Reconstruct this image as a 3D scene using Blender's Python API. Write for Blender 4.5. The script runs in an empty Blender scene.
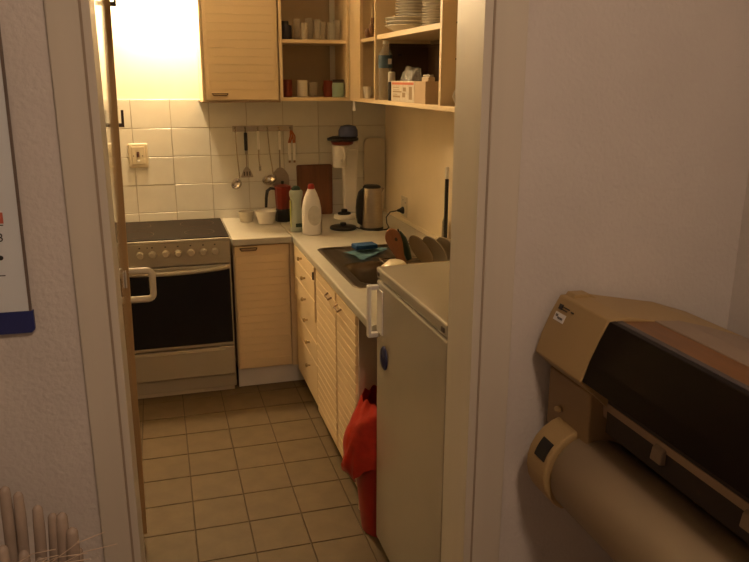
import bpy, bmesh, math, random
from mathutils import Vector, Matrix, noise as mnoise
random.seed(7)
scene = bpy.context.scene
C = scene.collection
PI = math.pi

# ------------------------------------------------------------------ camera
F_PX, YAW, PITCH, ROLL, CAM_H = 733.94, 0.28468, 0.26728, 0.002815, 1.6232
cam_data = bpy.data.cameras.new('camera')
cam_data.sensor_width = 36.0
cam_data.lens = F_PX * 36.0 / 749.0
cam_data.clip_start = 0.02
cam = bpy.data.objects.new('camera', cam_data)
C.objects.link(cam)
fw = Vector((math.sin(YAW) * math.cos(PITCH), math.cos(YAW) * math.cos(PITCH), -math.sin(PITCH)))
rt = Vector((math.cos(YAW), -math.sin(YAW), 0))
up = rt.cross(fw)
r2 = rt * math.cos(ROLL) + up * math.sin(ROLL)
u2 = up * math.cos(ROLL) - rt * math.sin(ROLL)
mw = Matrix((r2, u2, -fw)).transposed().to_4x4()
mw.translation = Vector((0, 0, CAM_H))
cam.matrix_world = mw
scene.camera = cam

# ------------------------------------------------------------------ world, exposure
world = bpy.data.worlds.new('world')
scene.world = world
world.use_nodes = True
world.node_tree.nodes['Background'].inputs[0].default_value = (1.0, 0.7, 0.45, 1)
world.node_tree.nodes['Background'].inputs[1].default_value = 0.0
vs = scene.view_settings
vs.view_transform = 'Standard'
vs.look = 'None'
vs.gamma = 1.0
vs.use_curve_mapping = False
vs.exposure = 0.0
LAMP_STRENGTH = 575.0         # globe of the wall lamp above the cooker
HALL_STRENGTH = 94.0           # hall ceiling lamp, out of frame
KITCHEN_LIGHT = (1.0, 0.705, 0.375)
HALL_LIGHT = (1.0, 0.70, 0.48)

# ------------------------------------------------------------------ materials
MATS = {}
def mat(name, col, rough=0.5, metal=0.0, var=0.06, vscale=6.0, bump=0.0, bscale=60.0, coat=0.0,
        trans=0.0, alpha=1.0, emis=None, estr=0.0, sss=0.0, spec=0.5, col2=None, stretch=None, ior=1.45):
    if name in MATS:
        return MATS[name]
    m = bpy.data.materials.new(name)
    m.use_nodes = True
    nt = m.node_tree
    b = nt.nodes['Principled BSDF']
    tc = nt.nodes.new('ShaderNodeTexCoord')
    mp = nt.nodes.new('ShaderNodeMapping')
    nt.links.new(tc.outputs['Object'], mp.inputs[0])
    if stretch:
        mp.inputs['Scale'].default_value = stretch
    n = nt.nodes.new('ShaderNodeTexNoise')
    n.inputs['Scale'].default_value = vscale
    n.inputs['Detail'].default_value = 5
    nt.links.new(mp.outputs[0], n.inputs['Vector'])
    cr = nt.nodes.new('ShaderNodeValToRGB')
    c2 = col2 if col2 else tuple(max(0, c * (1 - var * 2)) for c in col)
    cr.color_ramp.elements[0].position = 0.3
    cr.color_ramp.elements[1].position = 0.7
    cr.color_ramp.elements[0].color = (*c2, 1)
    cr.color_ramp.elements[1].color = (*col, 1)
    nt.links.new(n.outputs['Fac'], cr.inputs[0])
    nt.links.new(cr.outputs[0], b.inputs['Base Color'])
    b.inputs['Roughness'].default_value = rough
    b.inputs['Metallic'].default_value = metal
    b.inputs['Coat Weight'].default_value = coat
    b.inputs['Coat Roughness'].default_value = 0.06
    b.inputs['Transmission Weight'].default_value = trans
    b.inputs['Alpha'].default_value = alpha
    b.inputs['Specular IOR Level'].default_value = spec
    b.inputs['IOR'].default_value = ior
    if sss:
        b.inputs['Subsurface Weight'].default_value = sss
        b.inputs['Subsurface Radius'].default_value = (0.01, 0.008, 0.005)
    if emis:
        b.inputs['Emission Color'].default_value = (*emis, 1)
        b.inputs['Emission Strength'].default_value = estr
    if bump:
        n2 = nt.nodes.new('ShaderNodeTexNoise')
        n2.inputs['Scale'].default_value = bscale
        n2.inputs['Detail'].default_value = 3
        nt.links.new(mp.outputs[0], n2.inputs['Vector'])
        bp = nt.nodes.new('ShaderNodeBump')
        bp.inputs['Strength'].default_value = bump
        bp.inputs['Distance'].default_value = 0.004
        nt.links.new(n2.outputs['Fac'], bp.inputs['Height'])
        nt.links.new(bp.outputs[0], b.inputs['Normal'])
    MATS[name] = m
    return m

PLASTER = mat('woodchip_plaster', (0.62, 0.575, 0.54), 0.9, var=0.03, bump=0.6, bscale=95)
KPAINT = mat('kitchen_wall_paint', (0.84, 0.72, 0.52), 0.75, var=0.03, bump=0.15, bscale=40)
CEILM = mat('ceiling_paint', (0.78, 0.76, 0.72), 0.9)
FRAME = mat('door_frame_paint', (0.60, 0.55, 0.46), 0.38, var=0.03, vscale=3, stretch=(6, 6, 0.4))
LEAF = mat('door_leaf_lacquer', (0.66, 0.62, 0.54), 0.16, coat=1.0, var=0.02)
LIP = mat('door_edge_wood', (0.44, 0.28, 0.12), 0.55, vscale=5, stretch=(8, 8, 0.5))
SEAL = mat('frame_seal', (0.34, 0.27, 0.20), 0.8)
TILE = mat('wall_tile_glaze', (0.74, 0.72, 0.645), 0.25, var=0.04, vscale=9, bump=0.04, bscale=14)
GROUT = mat('wall_grout', (0.52, 0.46, 0.37), 0.9)
FTILE = mat('floor_tile_ceramic', (0.135, 0.093, 0.047), 0.58, var=0.12, spec=0.3, vscale=11, bump=0.08, bscale=30)
FGROUT = mat('floor_grout', (0.070, 0.046, 0.024), 0.95)
HALLFLOOR = mat('hall_floor_vinyl', (0.30, 0.22, 0.16), 0.6)
CAB = mat('cabinet_laminate', (0.77, 0.605, 0.375), 0.45, var=0.03, vscale=4)
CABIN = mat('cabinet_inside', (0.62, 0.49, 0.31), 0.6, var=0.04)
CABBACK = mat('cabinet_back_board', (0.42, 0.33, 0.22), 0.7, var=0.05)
PLINTH = mat('plinth_white', (0.72, 0.69, 0.66), 0.5)
WORKTOP = mat('worktop_laminate', (0.47, 0.44, 0.365), 0.32, var=0.04, vscale=30)
ENAMEL = mat('white_enamel', (0.40, 0.36, 0.29), 0.22, var=0.02, coat=0.4)
OVENWHITE = mat('oven_enamel', (0.40, 0.355, 0.27), 0.3, var=0.02)
OVENGLASS = mat('oven_glass', (0.008, 0.009, 0.013), 0.25, spec=0.35)
HOB = mat('hob_glass', (0.014, 0.009, 0.006), 0.42, var=0.1, spec=0.12)
RING = mat('hob_ring_print', (0.10, 0.05, 0.035), 0.3)
CHROME = mat('chrome', (0.62, 0.58, 0.52), 0.22, 1.0)
STEEL = mat('brushed_steel', (0.40, 0.35, 0.29), 0.34, 1.0, var=0.08, vscale=20, stretch=(1, 1, 14))
SINKM = mat('sink_steel', (0.20, 0.165, 0.13), 0.30, 1.0, var=0.12, vscale=14)
BLACK = mat('black_plastic', (0.012, 0.011, 0.011), 0.4)
DARKBROWN = mat('dark_brown_metal', (0.055, 0.035, 0.022), 0.5)
UWHITE = mat('utensil_white', (0.92, 0.89, 0.82), 0.3, var=0.02)
WHITEP = mat('white_plastic', (0.78, 0.75, 0.70), 0.35, var=0.02)
CERAMIC = mat('white_ceramic', (0.80, 0.76, 0.68), 0.18, var=0.02)
REDM = mat('red_enamel', (0.19, 0.016, 0.008), 0.3, var=0.1)
REDP = mat('red_plastic', (0.36, 0.018, 0.010), 0.4, var=0.1)
REDBAG = mat('red_bag_film', (0.52, 0.03, 0.016), 0.28, var=0.2, vscale=20, bump=0.5, bscale=30, sss=0.2)
REDCUP = mat('red_brown_mug', (0.22, 0.035, 0.015), 0.35)
MINT = mat('mint_tin', (0.30, 0.42, 0.32), 0.4)
GREEN = mat('dark_green_cap', (0.018, 0.045, 0.022), 0.5)
PALEGREEN = mat('pale_green_plastic', (0.42, 0.47, 0.38), 0.35)
YELGREEN = mat('yellow_green_stripe', (0.55, 0.56, 0.14), 0.4)
LABELG = mat('pale_label', (0.60, 0.57, 0.50), 0.5, var=0.1, vscale=30)
BLUE = mat('deep_blue', (0.015, 0.02, 0.10), 0.4)
BLUECAP = mat('slate_blue_cap', (0.085, 0.10, 0.20), 0.5)
SPONGE = mat('blue_sponge', (0.008, 0.055, 0.15), 0.9, bump=0.6, bscale=300)
CLOTH = mat('light_blue_cloth', (0.14, 0.28, 0.34), 0.9, bump=0.3, bscale=250)
WOOD = mat('brown_board_wood', (0.20, 0.075, 0.03), 0.5, var=0.2, vscale=4, stretch=(10, 10, 1))
WOOD2 = mat('reddish_wood', (0.34, 0.13, 0.05), 0.45, var=0.2, vscale=5, stretch=(8, 8, 1))
ORANGE = mat('orange_cord', (0.50, 0.16, 0.05), 0.7)
GLASSM = mat('clear_glass', (0.70, 0.66, 0.55), 0.08, alpha=0.14, spec=0.6)
PETM = mat('clear_bottle_plastic', (0.70, 0.66, 0.56), 0.1, alpha=0.22, spec=0.7)
BAGM = mat('clear_bag_film', (0.78, 0.76, 0.70), 0.12, alpha=0.28, spec=0.7, bump=0.5, bscale=60)
BOTTLELABEL = mat('blue_bottle_label', (0.07, 0.12, 0.17), 0.5)
CARD = mat('cardboard', (0.50, 0.36, 0.22), 0.8)
CARDW = mat('carton_white_print', (0.58, 0.50, 0.37), 0.6, var=0.12, vscale=40)
PRINT = mat('brown_print', (0.30, 0.20, 0.10), 0.7)
REDPRINT = mat('red_print', (0.50, 0.12, 0.05), 0.7)
PAPER = mat('poster_paper', (0.70, 0.68, 0.66), 0.35, var=0.02)
POSTEDGE = mat('poster_edge', (0.16, 0.12, 0.10), 0.6)
INK = mat('black_ink', (0.03, 0.025, 0.025), 0.6)
REDINK = mat('red_ink', (0.55, 0.13, 0.08), 0.6)
PLOT = mat('plotter_beige', (0.38, 0.26, 0.115), 0.48, var=0.04, vscale=3)
PLOTDK = mat('plotter_brown_beige', (0.30, 0.195, 0.09), 0.5, var=0.05)
PLOTTOP = mat('plotter_top_beige', (0.27, 0.20, 0.145), 0.5, var=0.04)
PLOTROLL = mat('plotter_cover_grey_beige', (0.26, 0.195, 0.125), 0.5, var=0.05, vscale=2)
PLOTBROWN = mat('plotter_brown_reflection', (0.20, 0.080, 0.016), 0.35, var=0.15, vscale=6, stretch=(8, 1, 8))
SMOKED = mat('smoked_cover', (0.004, 0.0015, 0.001), 0.30, spec=0.16)
PALESTALK = mat('pale_stalk', (0.44, 0.35, 0.285), 0.18, var=0.12, vscale=12, sss=0.1)
STRAW = mat('dry_straw', (0.62, 0.48, 0.36), 0.7)
TERRA = mat('planter_clay', (0.30, 0.16, 0.09), 0.8)
LAMPM = mat('lamp_globe_glass', (0.9, 0.85, 0.75), 0.4, emis=KITCHEN_LIGHT, estr=LAMP_STRENGTH)
HALLM = mat('hall_lamp_glass', (0.9, 0.85, 0.75), 0.4, emis=HALL_LIGHT, estr=HALL_STRENGTH)

# ------------------------------------------------------------------ mesh helpers
def BM():
    return bmesh.new()
def box(bm, x0, x1, y0, y1, z0, z1, bev=0.0, seg=2):
    vs_ = [bm.verts.new(p) for p in ((x0, y0, z0), (x1, y0, z0), (x1, y1, z0), (x0, y1, z0),
                                     (x0, y0, z1), (x1, y0, z1), (x1, y1, z1), (x0, y1, z1))]
    fs = [bm.faces.new([vs_[i] for i in f]) for f in ((3, 2, 1, 0), (4, 5, 6, 7), (0, 1, 5, 4), (1, 2, 6, 5), (2, 3, 7, 6), (3, 0, 4, 7))]
    if bev:
        es = list({e for f in fs for e in f.edges})
        bmesh.ops.bevel(bm, geom=es, offset=bev, segments=seg, affect='EDGES', profile=0.5, clamp_overlap=True)
    return bm
def lathe(bm, prof, c=(0, 0, 0), seg=24, sx=1.0, sy=1.0, mtx=None):
    rings = []
    for r, z in prof:
        if r < 1e-6:
            rings.append([bm.verts.new((0, 0, z))])
        else:
            rings.append([bm.verts.new((r * sx * math.cos(2 * PI * i / seg), r * sy * math.sin(2 * PI * i / seg), z)) for i in range(seg)])
    for a, b in zip(rings, rings[1:]):
        if len(a) == 1 and len(b) == 1:
            continue
        for i in range(seg):
            j = (i + 1) % seg
            if len(a) == 1:
                bm.faces.new((a[0], b[j], b[i]))
            elif len(b) == 1:
                bm.faces.new((a[i], a[j], b[0]))
            else:
                bm.faces.new((a[i], a[j], b[j], b[i]))
    if len(rings[0]) > 1:
        bm.faces.new(list(reversed(rings[0])))
    if len(rings[-1]) > 1:
        bm.faces.new(rings[-1])
    T = Matrix.Translation(c) @ (mtx.to_4x4() if mtx else Matrix())
    bmesh.ops.transform(bm, matrix=T, verts=[v for r in rings for v in r])
    return bm
def tube(bm, pts, r, seg=8, radii=None):
    pts = [Vector(p) for p in pts]
    rings = []
    prev = None
    for i, p in enumerate(pts):
        t = (pts[min(i + 1, len(pts) - 1)] - pts[max(i - 1, 0)]).normalized()
        if prev is None:
            a = Vector((0, 0, 1)) if abs(t.z) < 0.9 else Vector((1, 0, 0))
            n = t.cross(a).normalized()
        else:
            n = (prev - t * prev.dot(t)).normalized()
        prev = n
        bn = t.cross(n)
        rr = radii[i] if radii else r
        rings.append([bm.verts.new(p + (n * math.cos(2 * PI * k / seg) + bn * math.sin(2 * PI * k / seg)) * rr) for k in range(seg)])
    for a, b in zip(rings, rings[1:]):
        for k in range(seg):
            j = (k + 1) % seg
            bm.faces.new((a[k], a[j], b[j], b[k]))
    bm.faces.new(list(reversed(rings[0])))
    bm.faces.new(rings[-1])
    return bm
def prism(bm, poly, axis, a0, a1, bev=0.0):
    """poly: list of 2-D points; axis 'x': (y,z), 'y': (x,z), 'z': (x,y)"""
    def P(p, a):
        return {'x': (a, p[0], p[1]), 'y': (p[0], a, p[1]), 'z': (p[0], p[1], a)}[axis]
    A = [bm.verts.new(P(p, a0)) for p in poly]
    B = [bm.verts.new(P(p, a1)) for p in poly]
    fs = [bm.faces.new(A), bm.faces.new(list(reversed(B)))]
    n = len(poly)
    for i in range(n):
        j = (i + 1) % n
        fs.append(bm.faces.new((A[j], A[i], B[i], B[j])))
    if bev:
        es = list({e for f in fs for e in f.edges})
        bmesh.ops.bevel(bm, geom=es, offset=bev, segments=2, affect='EDGES', profile=0.5, clamp_overlap=True)
    bmesh.ops.recalc_face_normals(bm, faces=bm.faces)
    return bm
def ball(bm, c, rx, ry=None, rz=None, seg=16):
    ry = ry or rx
    rz = rz or rx
    n = 8
    prof = [(math.sin(PI * i / n), -math.cos(PI * i / n)) for i in range(n + 1)]
    prof[0] = (0, -1)
    prof[-1] = (0, 1)
    return lathe(bm, prof, c, seg, mtx=Matrix.Diagonal((rx, ry, rz)))
def rrect(x0, x1, y0, y1, r, n=5):
    out = []
    for cx, cy, a in ((x1 - r, y1 - r, 0), (x0 + r, y1 - r, 90), (x0 + r, y0 + r, 180), (x1 - r, y0 + r, 270)):
        for i in range(n + 1):
            t = math.radians(a + 90 * i / n)
            out.append((cx + r * math.cos(t), cy + r * math.sin(t)))
    return out
def frame_from(n, upv=(0, 0, 1)):
    n = Vector(n).normalized()
    x = Vector(upv).cross(n)
    if x.length < 1e-4:
        x = Vector((1, 0, 0))
    x.normalize()
    y = n.cross(x)
    return Matrix((x, y, n)).transposed()

WL = {}
def tag(o, label=None, cat=None, group=None, kind=None):
    if label: o['label'] = label
    if cat: o['category'] = cat
    if group: o['group'] = group
    if kind: o['kind'] = kind
    return o
def thing(name, loc, label, cat, group=None):
    o = bpy.data.objects.new(name, None)
    o.empty_display_size = 0.05
    C.objects.link(o)
    o.location = loc
    WL[o.name] = Vector(loc)
    return tag(o, label, cat, group)
def obj(name, bm, m, parent=None, origin=None, smooth=False, label=None, cat=None, group=None, kind=None, local=False):
    bmesh.ops.recalc_face_normals(bm, faces=bm.faces)
    off = Vector((0, 0, 0))
    if parent is not None:
        off = WL[parent.name]
    elif origin is not None:
        off = Vector(origin)
    if not local and off.length > 0:
        bmesh.ops.translate(bm, vec=-off, verts=bm.verts)
    me = bpy.data.meshes.new(name)
    bm.to_mesh(me)
    bm.free()
    me.materials.append(m)
    if smooth:
        me.polygons.foreach_set('use_smooth', [True] * len(me.polygons))
        try:
            me.set_sharp_from_angle(angle=math.radians(smooth if smooth is not True else 40))
        except Exception:
            pass
    o = bpy.data.objects.new(name, me)
    C.objects.link(o)
    if parent is not None:
        o.parent = parent
        WL[o.name] = off.copy()
    else:
        o.location = off
        WL[o.name] = off.copy()
    return tag(o, label, cat, group, kind)
def inst(name, me, loc, parent):
    o = bpy.data.objects.new(name, me)
    C.objects.link(o)
    o.parent = parent
    o.location = Vector(loc) - WL[parent.name]
    WL[o.name] = Vector(loc)
    return o
def copy_tree(o, loc, parent=None, label=None, group=None, rotz=None):
    c = o.copy()
    C.objects.link(c)
    c.parent = parent
    if parent is None:
        c.location = loc
        WL[c.name] = Vector(loc)
        if rotz is not None:
            c.rotation_euler = (0, 0, rotz)
    if label: c['label'] = label
    if group: c['group'] = group
    for ch in list(o.children):
        copy_tree(ch, None, c)
    return c
def bx(*a, **k):
    return box(BM(), *a, **k)

# ------------------------------------------------------------------ key dimensions
YB = 4.347          # kitchen back wall
XR = 1.335          # kitchen right wall
XL = -0.78          # kitchen left wall
Y0, Y1 = 1.44, 1.565   # door wall: hall face, kitchen face
XO0, XO1 = -0.0955, 0.6485   # clear opening
ZC = 2.60
HC = 0.836          # worktop height

# ================================================================== SETTING
floor = obj('floor', bx(XL - .1, XR + .1, Y1 - .06, YB + .05, -0.06, -0.004), FGROUT, kind='structure',
            label='kitchen floor of square beige ceramic tiles')
tbm = bx(-.0979, .0979, -.0979, .0979, -0.004, 0.0, bev=0.0012, seg=1)
tile_me = bpy.data.meshes.new('floor_tile')
tbm.to_mesh(tile_me); tbm.free(); tile_me.materials.append(FTILE)
for i in range(-4, 7):
    for j in range(-2, 10):
        cx = 0.0344 + 0.2 * i + 0.1
        cy = 3.4903 - 0.2 * j + 0.1
        if cx < XL + .05 or cx > 0.95 or cy > 3.95 or cy < 1.62 or (cx > .76 and cy > 2.75):
            continue
        o = inst('floor_tile', tile_me, (cx, cy, random.uniform(-.0006, .0002)), floor)
        o.rotation_euler = (random.uniform(-.002, .002), random.uniform(-.002, .002), random.choice((0, PI / 2, PI, -PI / 2)))
hall_floor = obj('floor_hall', bx(-1.3, 1.55, -1.6, Y1 - .06, -0.06, -0.004), HALLFLOOR, kind='structure', label='dark floor of the hall')
wall_back = obj('wall_back', bx(XL - .1, XR + .1, YB, YB + .1, -.02, ZC), mat('back_wall_paint', (.86, .83, .74), .75, var=.03), kind='structure',
                label='white kitchen back wall, tiled below and painted above')
obj('grout_bed', bx(XL, XR, YB - .004, YB + .001, .50, 1.516), GROUT, wall_back)
wbm = bx(-.1035, .1035, -.004, .0, -.0773, .0773, bev=.0015, seg=1)
wt_me = bpy.data.meshes.new('wall_tile')
wbm.to_mesh(wt_me); wbm.free(); wt_me.materials.append(TILE)
for k in range(-6, 6):
    for r in range(0, 6):
        cx = 0.291 - 0.105 + 0.21 * k
        cz = 1.518 - 0.0788 - 0.1575 * r
        if cx - .1 < XL or cx + .1 > XR + .06:
            continue
        o = inst('wall_tile', wt_me, (min(cx, XR - .09), YB - .004 - random.uniform(0, .0008), cz), wall_back)
        o.rotation_euler = (random.uniform(-.003, .003), 0, random.uniform(-.003, .003))
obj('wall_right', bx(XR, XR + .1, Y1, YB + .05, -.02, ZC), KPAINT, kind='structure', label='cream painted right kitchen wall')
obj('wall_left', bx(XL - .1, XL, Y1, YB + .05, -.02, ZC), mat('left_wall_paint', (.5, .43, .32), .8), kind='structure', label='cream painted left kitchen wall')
obj('ceiling', bx(-1.3, 1.55, -1.6, YB + .1, ZC, ZC + .08), CEILM, kind='structure', label='white ceiling')
# door wall (with opening), hall walls
DH = 2.06
bm = BM()
box(bm, -1.3, XO0 - .045, Y0, Y1, -.02, ZC)
box(bm, XO1 + .045, 1.50, Y0, Y1, -.02, ZC)
box(bm, XO0 - .045, XO1 + .045, Y0, Y1, DH + .045, ZC)
obj('wall_door', bm, PLASTER, kind='structure', label='rough white plaster wall around the kitchen doorway')
HX = 1.352
obj('wall_hall_right', bx(HX, HX + .1, -1.6, Y0, -.02, ZC), PLASTER, kind='structure', label='rough plaster wall behind the plotter')
obj('wall_hall_left', bx(-1.3, -1.2, -1.6, Y0, -.02, ZC), PLASTER, kind='structure', label='left plaster wall of the hall')
obj('wall_hall_back', bx(-1.3, 1.55, -1.7, -1.6, -.02, ZC), PLASTER, kind='structure', label='plaster wall behind the viewer')

# door frame: casing (hall side), seal groove, inner edge, lining
fr = obj('trim_1', prism(BM(), [(XO1, Y0 - .006), (XO1 + .019, Y0 - .006), (XO1 + .019, Y1 + .012), (XO1, Y1 + .012)], 'z', -.004, DH), FRAME,
         kind='structure', label='beige painted door frame of the kitchen doorway')
obj('lining', prism(BM(), [(XO0 - .014, Y0 - .006), (XO0, Y0 - .006), (XO0, Y1 + .012), (XO0 - .014, Y1 + .012)], 'z', -.004, DH), FRAME, fr)
obj('lining', bx(XO0 - .014, XO1 + .019, Y0 - .006, Y1 + .012, DH, DH + .018), FRAME, fr)
obj('casing', bx(XO1 + .0225, .7455, Y0 - .008, Y0 + .004, -.004, DH + .1, bev=.003), FRAME, fr)
obj('casing', bx(-.1685, XO0 - .0175, Y0 - .008, Y0 + .004, -.004, DH + .1, bev=.003), FRAME, fr)
obj('casing', bx(-.1685, .7455, Y0 - .008, Y0 + .004, DH + .022, DH + .1, bev=.003), FRAME, fr)
obj('seal', bx(XO1 + .0185, XO1 + .023, Y0 - .008, Y1 - .03, -.004, DH), SEAL, fr)
obj('seal', bx(XO0 - .018, XO0 - .0135, Y0 - .008, Y1 - .03, -.004, DH), SEAL, fr)

# open door leaf, seen almost edge-on
HINGE = Vector((-.129, 1.60, .04))
leaf = bpy.data.objects.new('door_1', None)
C.objects.link(leaf)
leaf.location = HINGE
leaf.rotation_euler = (0, .0172, math.atan2(.0200, .86))
WL[leaf.name] = HINGE
tag(leaf, 'glossy cream kitchen door standing open, seen edge-on', None, None, 'structure')
# local: +y along the leaf, face towards +x at x=0
obj('leaf_panel', bx(-.038, 0, 0, .85, 0, 1.98, bev=.002), LEAF, leaf, local=True)
obj('edge_lip', bx(-.03, .0135, .851, .872, 0.0, 1.98, bev=.002), LIP, leaf, local=True)
for z in (1.44, 1.795):
    b_ = BM()
    box(b_, .0135, .030, .855, .868, z, z + .012, bev=.001)
    box(b_, .022, .030, .855, .868, z, z + .052, bev=.001)
    obj('hook', b_, DARKBROWN, leaf, local=True, label='dark brown hook')
hb = BM()
pts = []
hx0, hx1, hz0, hz1, rr = .010, .086, .878, .975, .018
pts = [(hx0, hz1), (hx1 - rr, hz1)] + [(hx1 - rr + rr * math.sin(t), hz1 - rr + rr * math.cos(t)) for t in (PI / 8, PI / 4, 3 * PI / 8)] + \
      [(hx1, hz1 - rr), (hx1, hz0 + rr)] + [(hx1 - rr + rr * math.cos(t), hz0 + rr - rr * math.sin(t)) for t in (PI / 8, PI / 4, 3 * PI / 8)] + [(hx1 - rr, hz0), (hx0, hz0)]
tube(hb, [(x, .862, z) for x, z in pts], .0112, 10)
hd = obj('handle', hb, mat('aged_cream_plastic', (.66, .58, .42), .35), leaf, local=True, smooth=True, label='cream D-shaped handle')
obj('handle_plate', bx(.0005, .006, .82, .846, .93, .985, bev=.002), LEAF, leaf, local=True)
for z in (.22, 1.0, 1.75):
    obj('hinge', tube(BM(), [(-.012, -.008, z), (-.012, -.008, z + .09)], .007, 10), CHROME, leaf, local=True, smooth=True)

# ================================================================== KITCHEN: cooker
SX0, SX1, SY = -.275, .323, 3.735
st = thing('electric_cooker', (.024, 4.03, 0), 'white freestanding electric cooker with dark glass hob and oven door', 'cooker')
obj('body', bx(SX0, SX1, SY + .025, YB - .04, .02, .835, bev=.004), OVENWHITE, st)
hobp = obj('hob', bx(SX0 + .004, SX1 - .004, SY + .012, YB - .075, .842, .852, bev=.002), HOB, st, label='dark brown ceramic glass hob')
obj('hob_rim', bx(SX0, SX1, SY - .002, YB - .06, .832, .846, bev=.003), OVENWHITE, st)
for cx, cy, r in ((-.14, 3.89, .09), (.18, 3.89, .075), (-.14, 4.13, .075), (.18, 4.13, .09)):
    b_ = BM()
    tube(b_, [(cx + r * math.cos(2 * PI * i / 36), cy + r * math.sin(2 * PI * i / 36), .8518) for i in range(37)], .0012, 6)
    obj('cooking_zone', b_, RING, hobp)
cp = obj('control_panel', prism(BM(), [(SY - .004, .832), (SY + .03, .832), (SY + .03, .714), (SY + .006, .714)], 'x', SX0 + .002, SX1 - .002), OVENWHITE, st)
for i, kx in enumerate((.244, .186, .124, .062, .002, -.062, -.122)):
    kb = BM()
    lathe(kb, [(.020, 0), (.0195, .006), (.017, .010), (.0155, .022), (.014, .024), (0, .024)], (kx, SY + .003, .778), 20, mtx=frame_from((0, -1, .06)))
    box(kb, kx - .0022, kx + .0022, SY - .026, SY - .018, .768, .792)
    kn = obj('knob', kb, mat('cooker_knob', (.50, .44, .33), .4), cp, smooth=True)
    obj('knob_mark', bx(kx - .004, kx + .004, SY - .0045, SY - .001, .812, .818), INK, cp)
obj('indicator', lathe(BM(), [(.004, 0), (.003, .004), (0, .004)], (-.085, SY - .001, .815), 10, mtx=frame_from((0, -1, .06))), INK, cp)
od = obj('oven_door', bx(SX0 + .004, SX1 - .006, SY - .004, SY + .026, .268, .706, bev=.004), OVENWHITE, st)
obj('oven_window', bx(SX0 + .006, SX1 - .010, SY - .008, SY - .002, .285, .684, bev=.002), OVENGLASS, od, label='black glass oven window')
hb = BM()
hp = []
for i in range(15):
    t = i / 14
    hp.append((SX0 + .02 + (SX1 - SX0 - .045) * t, SY - .012 - .026 * math.sin(PI * t) ** .5, .694 - .010 * math.sin(PI * t)))
tube(hb, hp, .011, 10)
obj('oven_handle', hb, OVENWHITE, od, smooth=True)
dr = obj('storage_drawer', bx(SX0 + .004, SX1 - .006, SY - .002, SY + .026, .102, .258, bev=.004), OVENWHITE, st)
obj('drawer_groove', bx(SX0 + .05, SX1 - .05, SY - .005, SY - .001, .236, .246, bev=.002), OVENWHITE, dr)
obj('plinth', bx(SX0 + .006, SX1 - .012, SY + .03, SY + .05, .0, .10), mat('cooker_plinth', (.50, .43, .32), .5), st)

# ================================================================== base cabinets
def slats_x(door, x0, x1, y, z0, z1, pitch):       # horizontal slats on a front facing -Y
    n = int(round((z1 - z0) / pitch))
    p = (z1 - z0) / n
    b_ = bx(-(x1 - x0) / 2, (x1 - x0) / 2, -.003, .002, -p / 2 + .0006, p / 2 - .0006, bev=.0009, seg=1)
    me = bpy.data.meshes.new('slat'); b_.to_mesh(me); b_.free(); me.materials.append(CAB)
    for i in range(n):
        inst('slat', me, ((x0 + x1) / 2, y, z0 + (i + .5) * p), door)
def slats_y(door, y0, y1, x, z0, z1, pitch):       # on a front facing -X
    n = int(round((z1 - z0) / pitch))
    p = (z1 - z0) / n
    b_ = bx(-.004, .002, -(y1 - y0) / 2, (y1 - y0) / 2, -p / 2 + .0010, p / 2 - .0010, bev=.0016, seg=1)
    me = bpy.data.meshes.new('slat'); b_.to_mesh(me); b_.free(); me.materials.append(CAB)
    for i in range(n):
        inst('slat', me, (x, (y0 + y1) / 2, z0 + (i + .5) * p), door)
def pull_x(cx, y, z, w, parent):                    # bow handle on a front facing -Y
    b_ = BM()
    tube(b_, [(cx - w / 2, y, z + .006), (cx - w / 2 + .006, y - .014, z - .002), (cx + w / 2 - .006, y - .014, z - .002), (cx + w / 2, y, z + .006)], .004, 8)
    tube(b_, [(cx - w / 2, y - .002, z + .007), (cx + w / 2, y - .002, z + .007)], .003, 6)
    return obj('handle', b_, mat('bronze_handle', (.20, .13, .07), .35, .8), parent, smooth=True, label='bronze bow handle')
FY = 3.755
cb = thing('base_cabinet', (.49, 4.05, 0), 'cream base cabinet with one slatted door beside the cooker', 'cabinet')
obj('carcass', bx(.337, .650, FY + .026, YB - .02, .105, .80), CAB, cb)
d = obj('door', bx(.343, .628, FY, FY + .018, .112, .792, bev=.002), CAB, cb)
slats_x(d, .352, .620, FY, .125, .740, .041)
pull_x(.416, FY, .772, .086, d)
obj('corner_post', bx(.632, .672, FY + .006, FY + .024, .105, .80), CAB, cb)
obj('plinth', bx(.337, .699, 3.784, 3.80, 0.0, .104, bev=.001), PLINTH, cb)

FX = .655
du = thing('drawer_cabinet', (.95, 3.46, 0), 'cream cabinet of six drawers with brass knobs in the corner', 'cabinet')
obj('carcass', bx(FX + .018, XR - .02, 3.200, 3.748, .105, .80), CAB, du)
zt = [.797, .728, .632, .526, .420, .312, .100]
for i in range(6):
    stick = .008 if i < 3 else 0.0
    dd = obj('drawer', bx(FX - stick, FX + .018, 3.205, 3.720, zt[i + 1] + .002, zt[i] - .002, bev=.003), CAB, du)
    zc = (.768, .690, .582, .474, .372, .250)[i]
    kb = BM()
    yk = (3.50, 3.42, 3.42, 3.42, 3.38, 3.38)[i]
    lathe(kb, [(.006, 0), (.005, .010), (.010, .014), (.011, .020), (.007, .024), (0, .025)], (FX - stick, yk, zc), 14, mtx=frame_from((-1, 0, 0)))
    obj('knob', kb, mat('brass_knob', (.42, .31, .16), .35, .7), dd, smooth=True)
obj('drawer_slot', bx(FX - .014, FX - .008, 3.206, 3.216, .735, .770), DARKBROWN, du, label='dark brown slot')  # dark block added for the dark hole beside the top drawer
obj('plinth', bx(.70, .715, 3.200, 3.748, .0, .105), PLINTH, du)
su = thing('sink_cabinet', (.98, 2.82, 0), 'cream sink cabinet with two slatted doors under the worktop', 'cabinet')
obj('carcass', bx(FX + .018, XR - .02, 2.46, 3.196, .10, .655), CAB, su)
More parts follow.
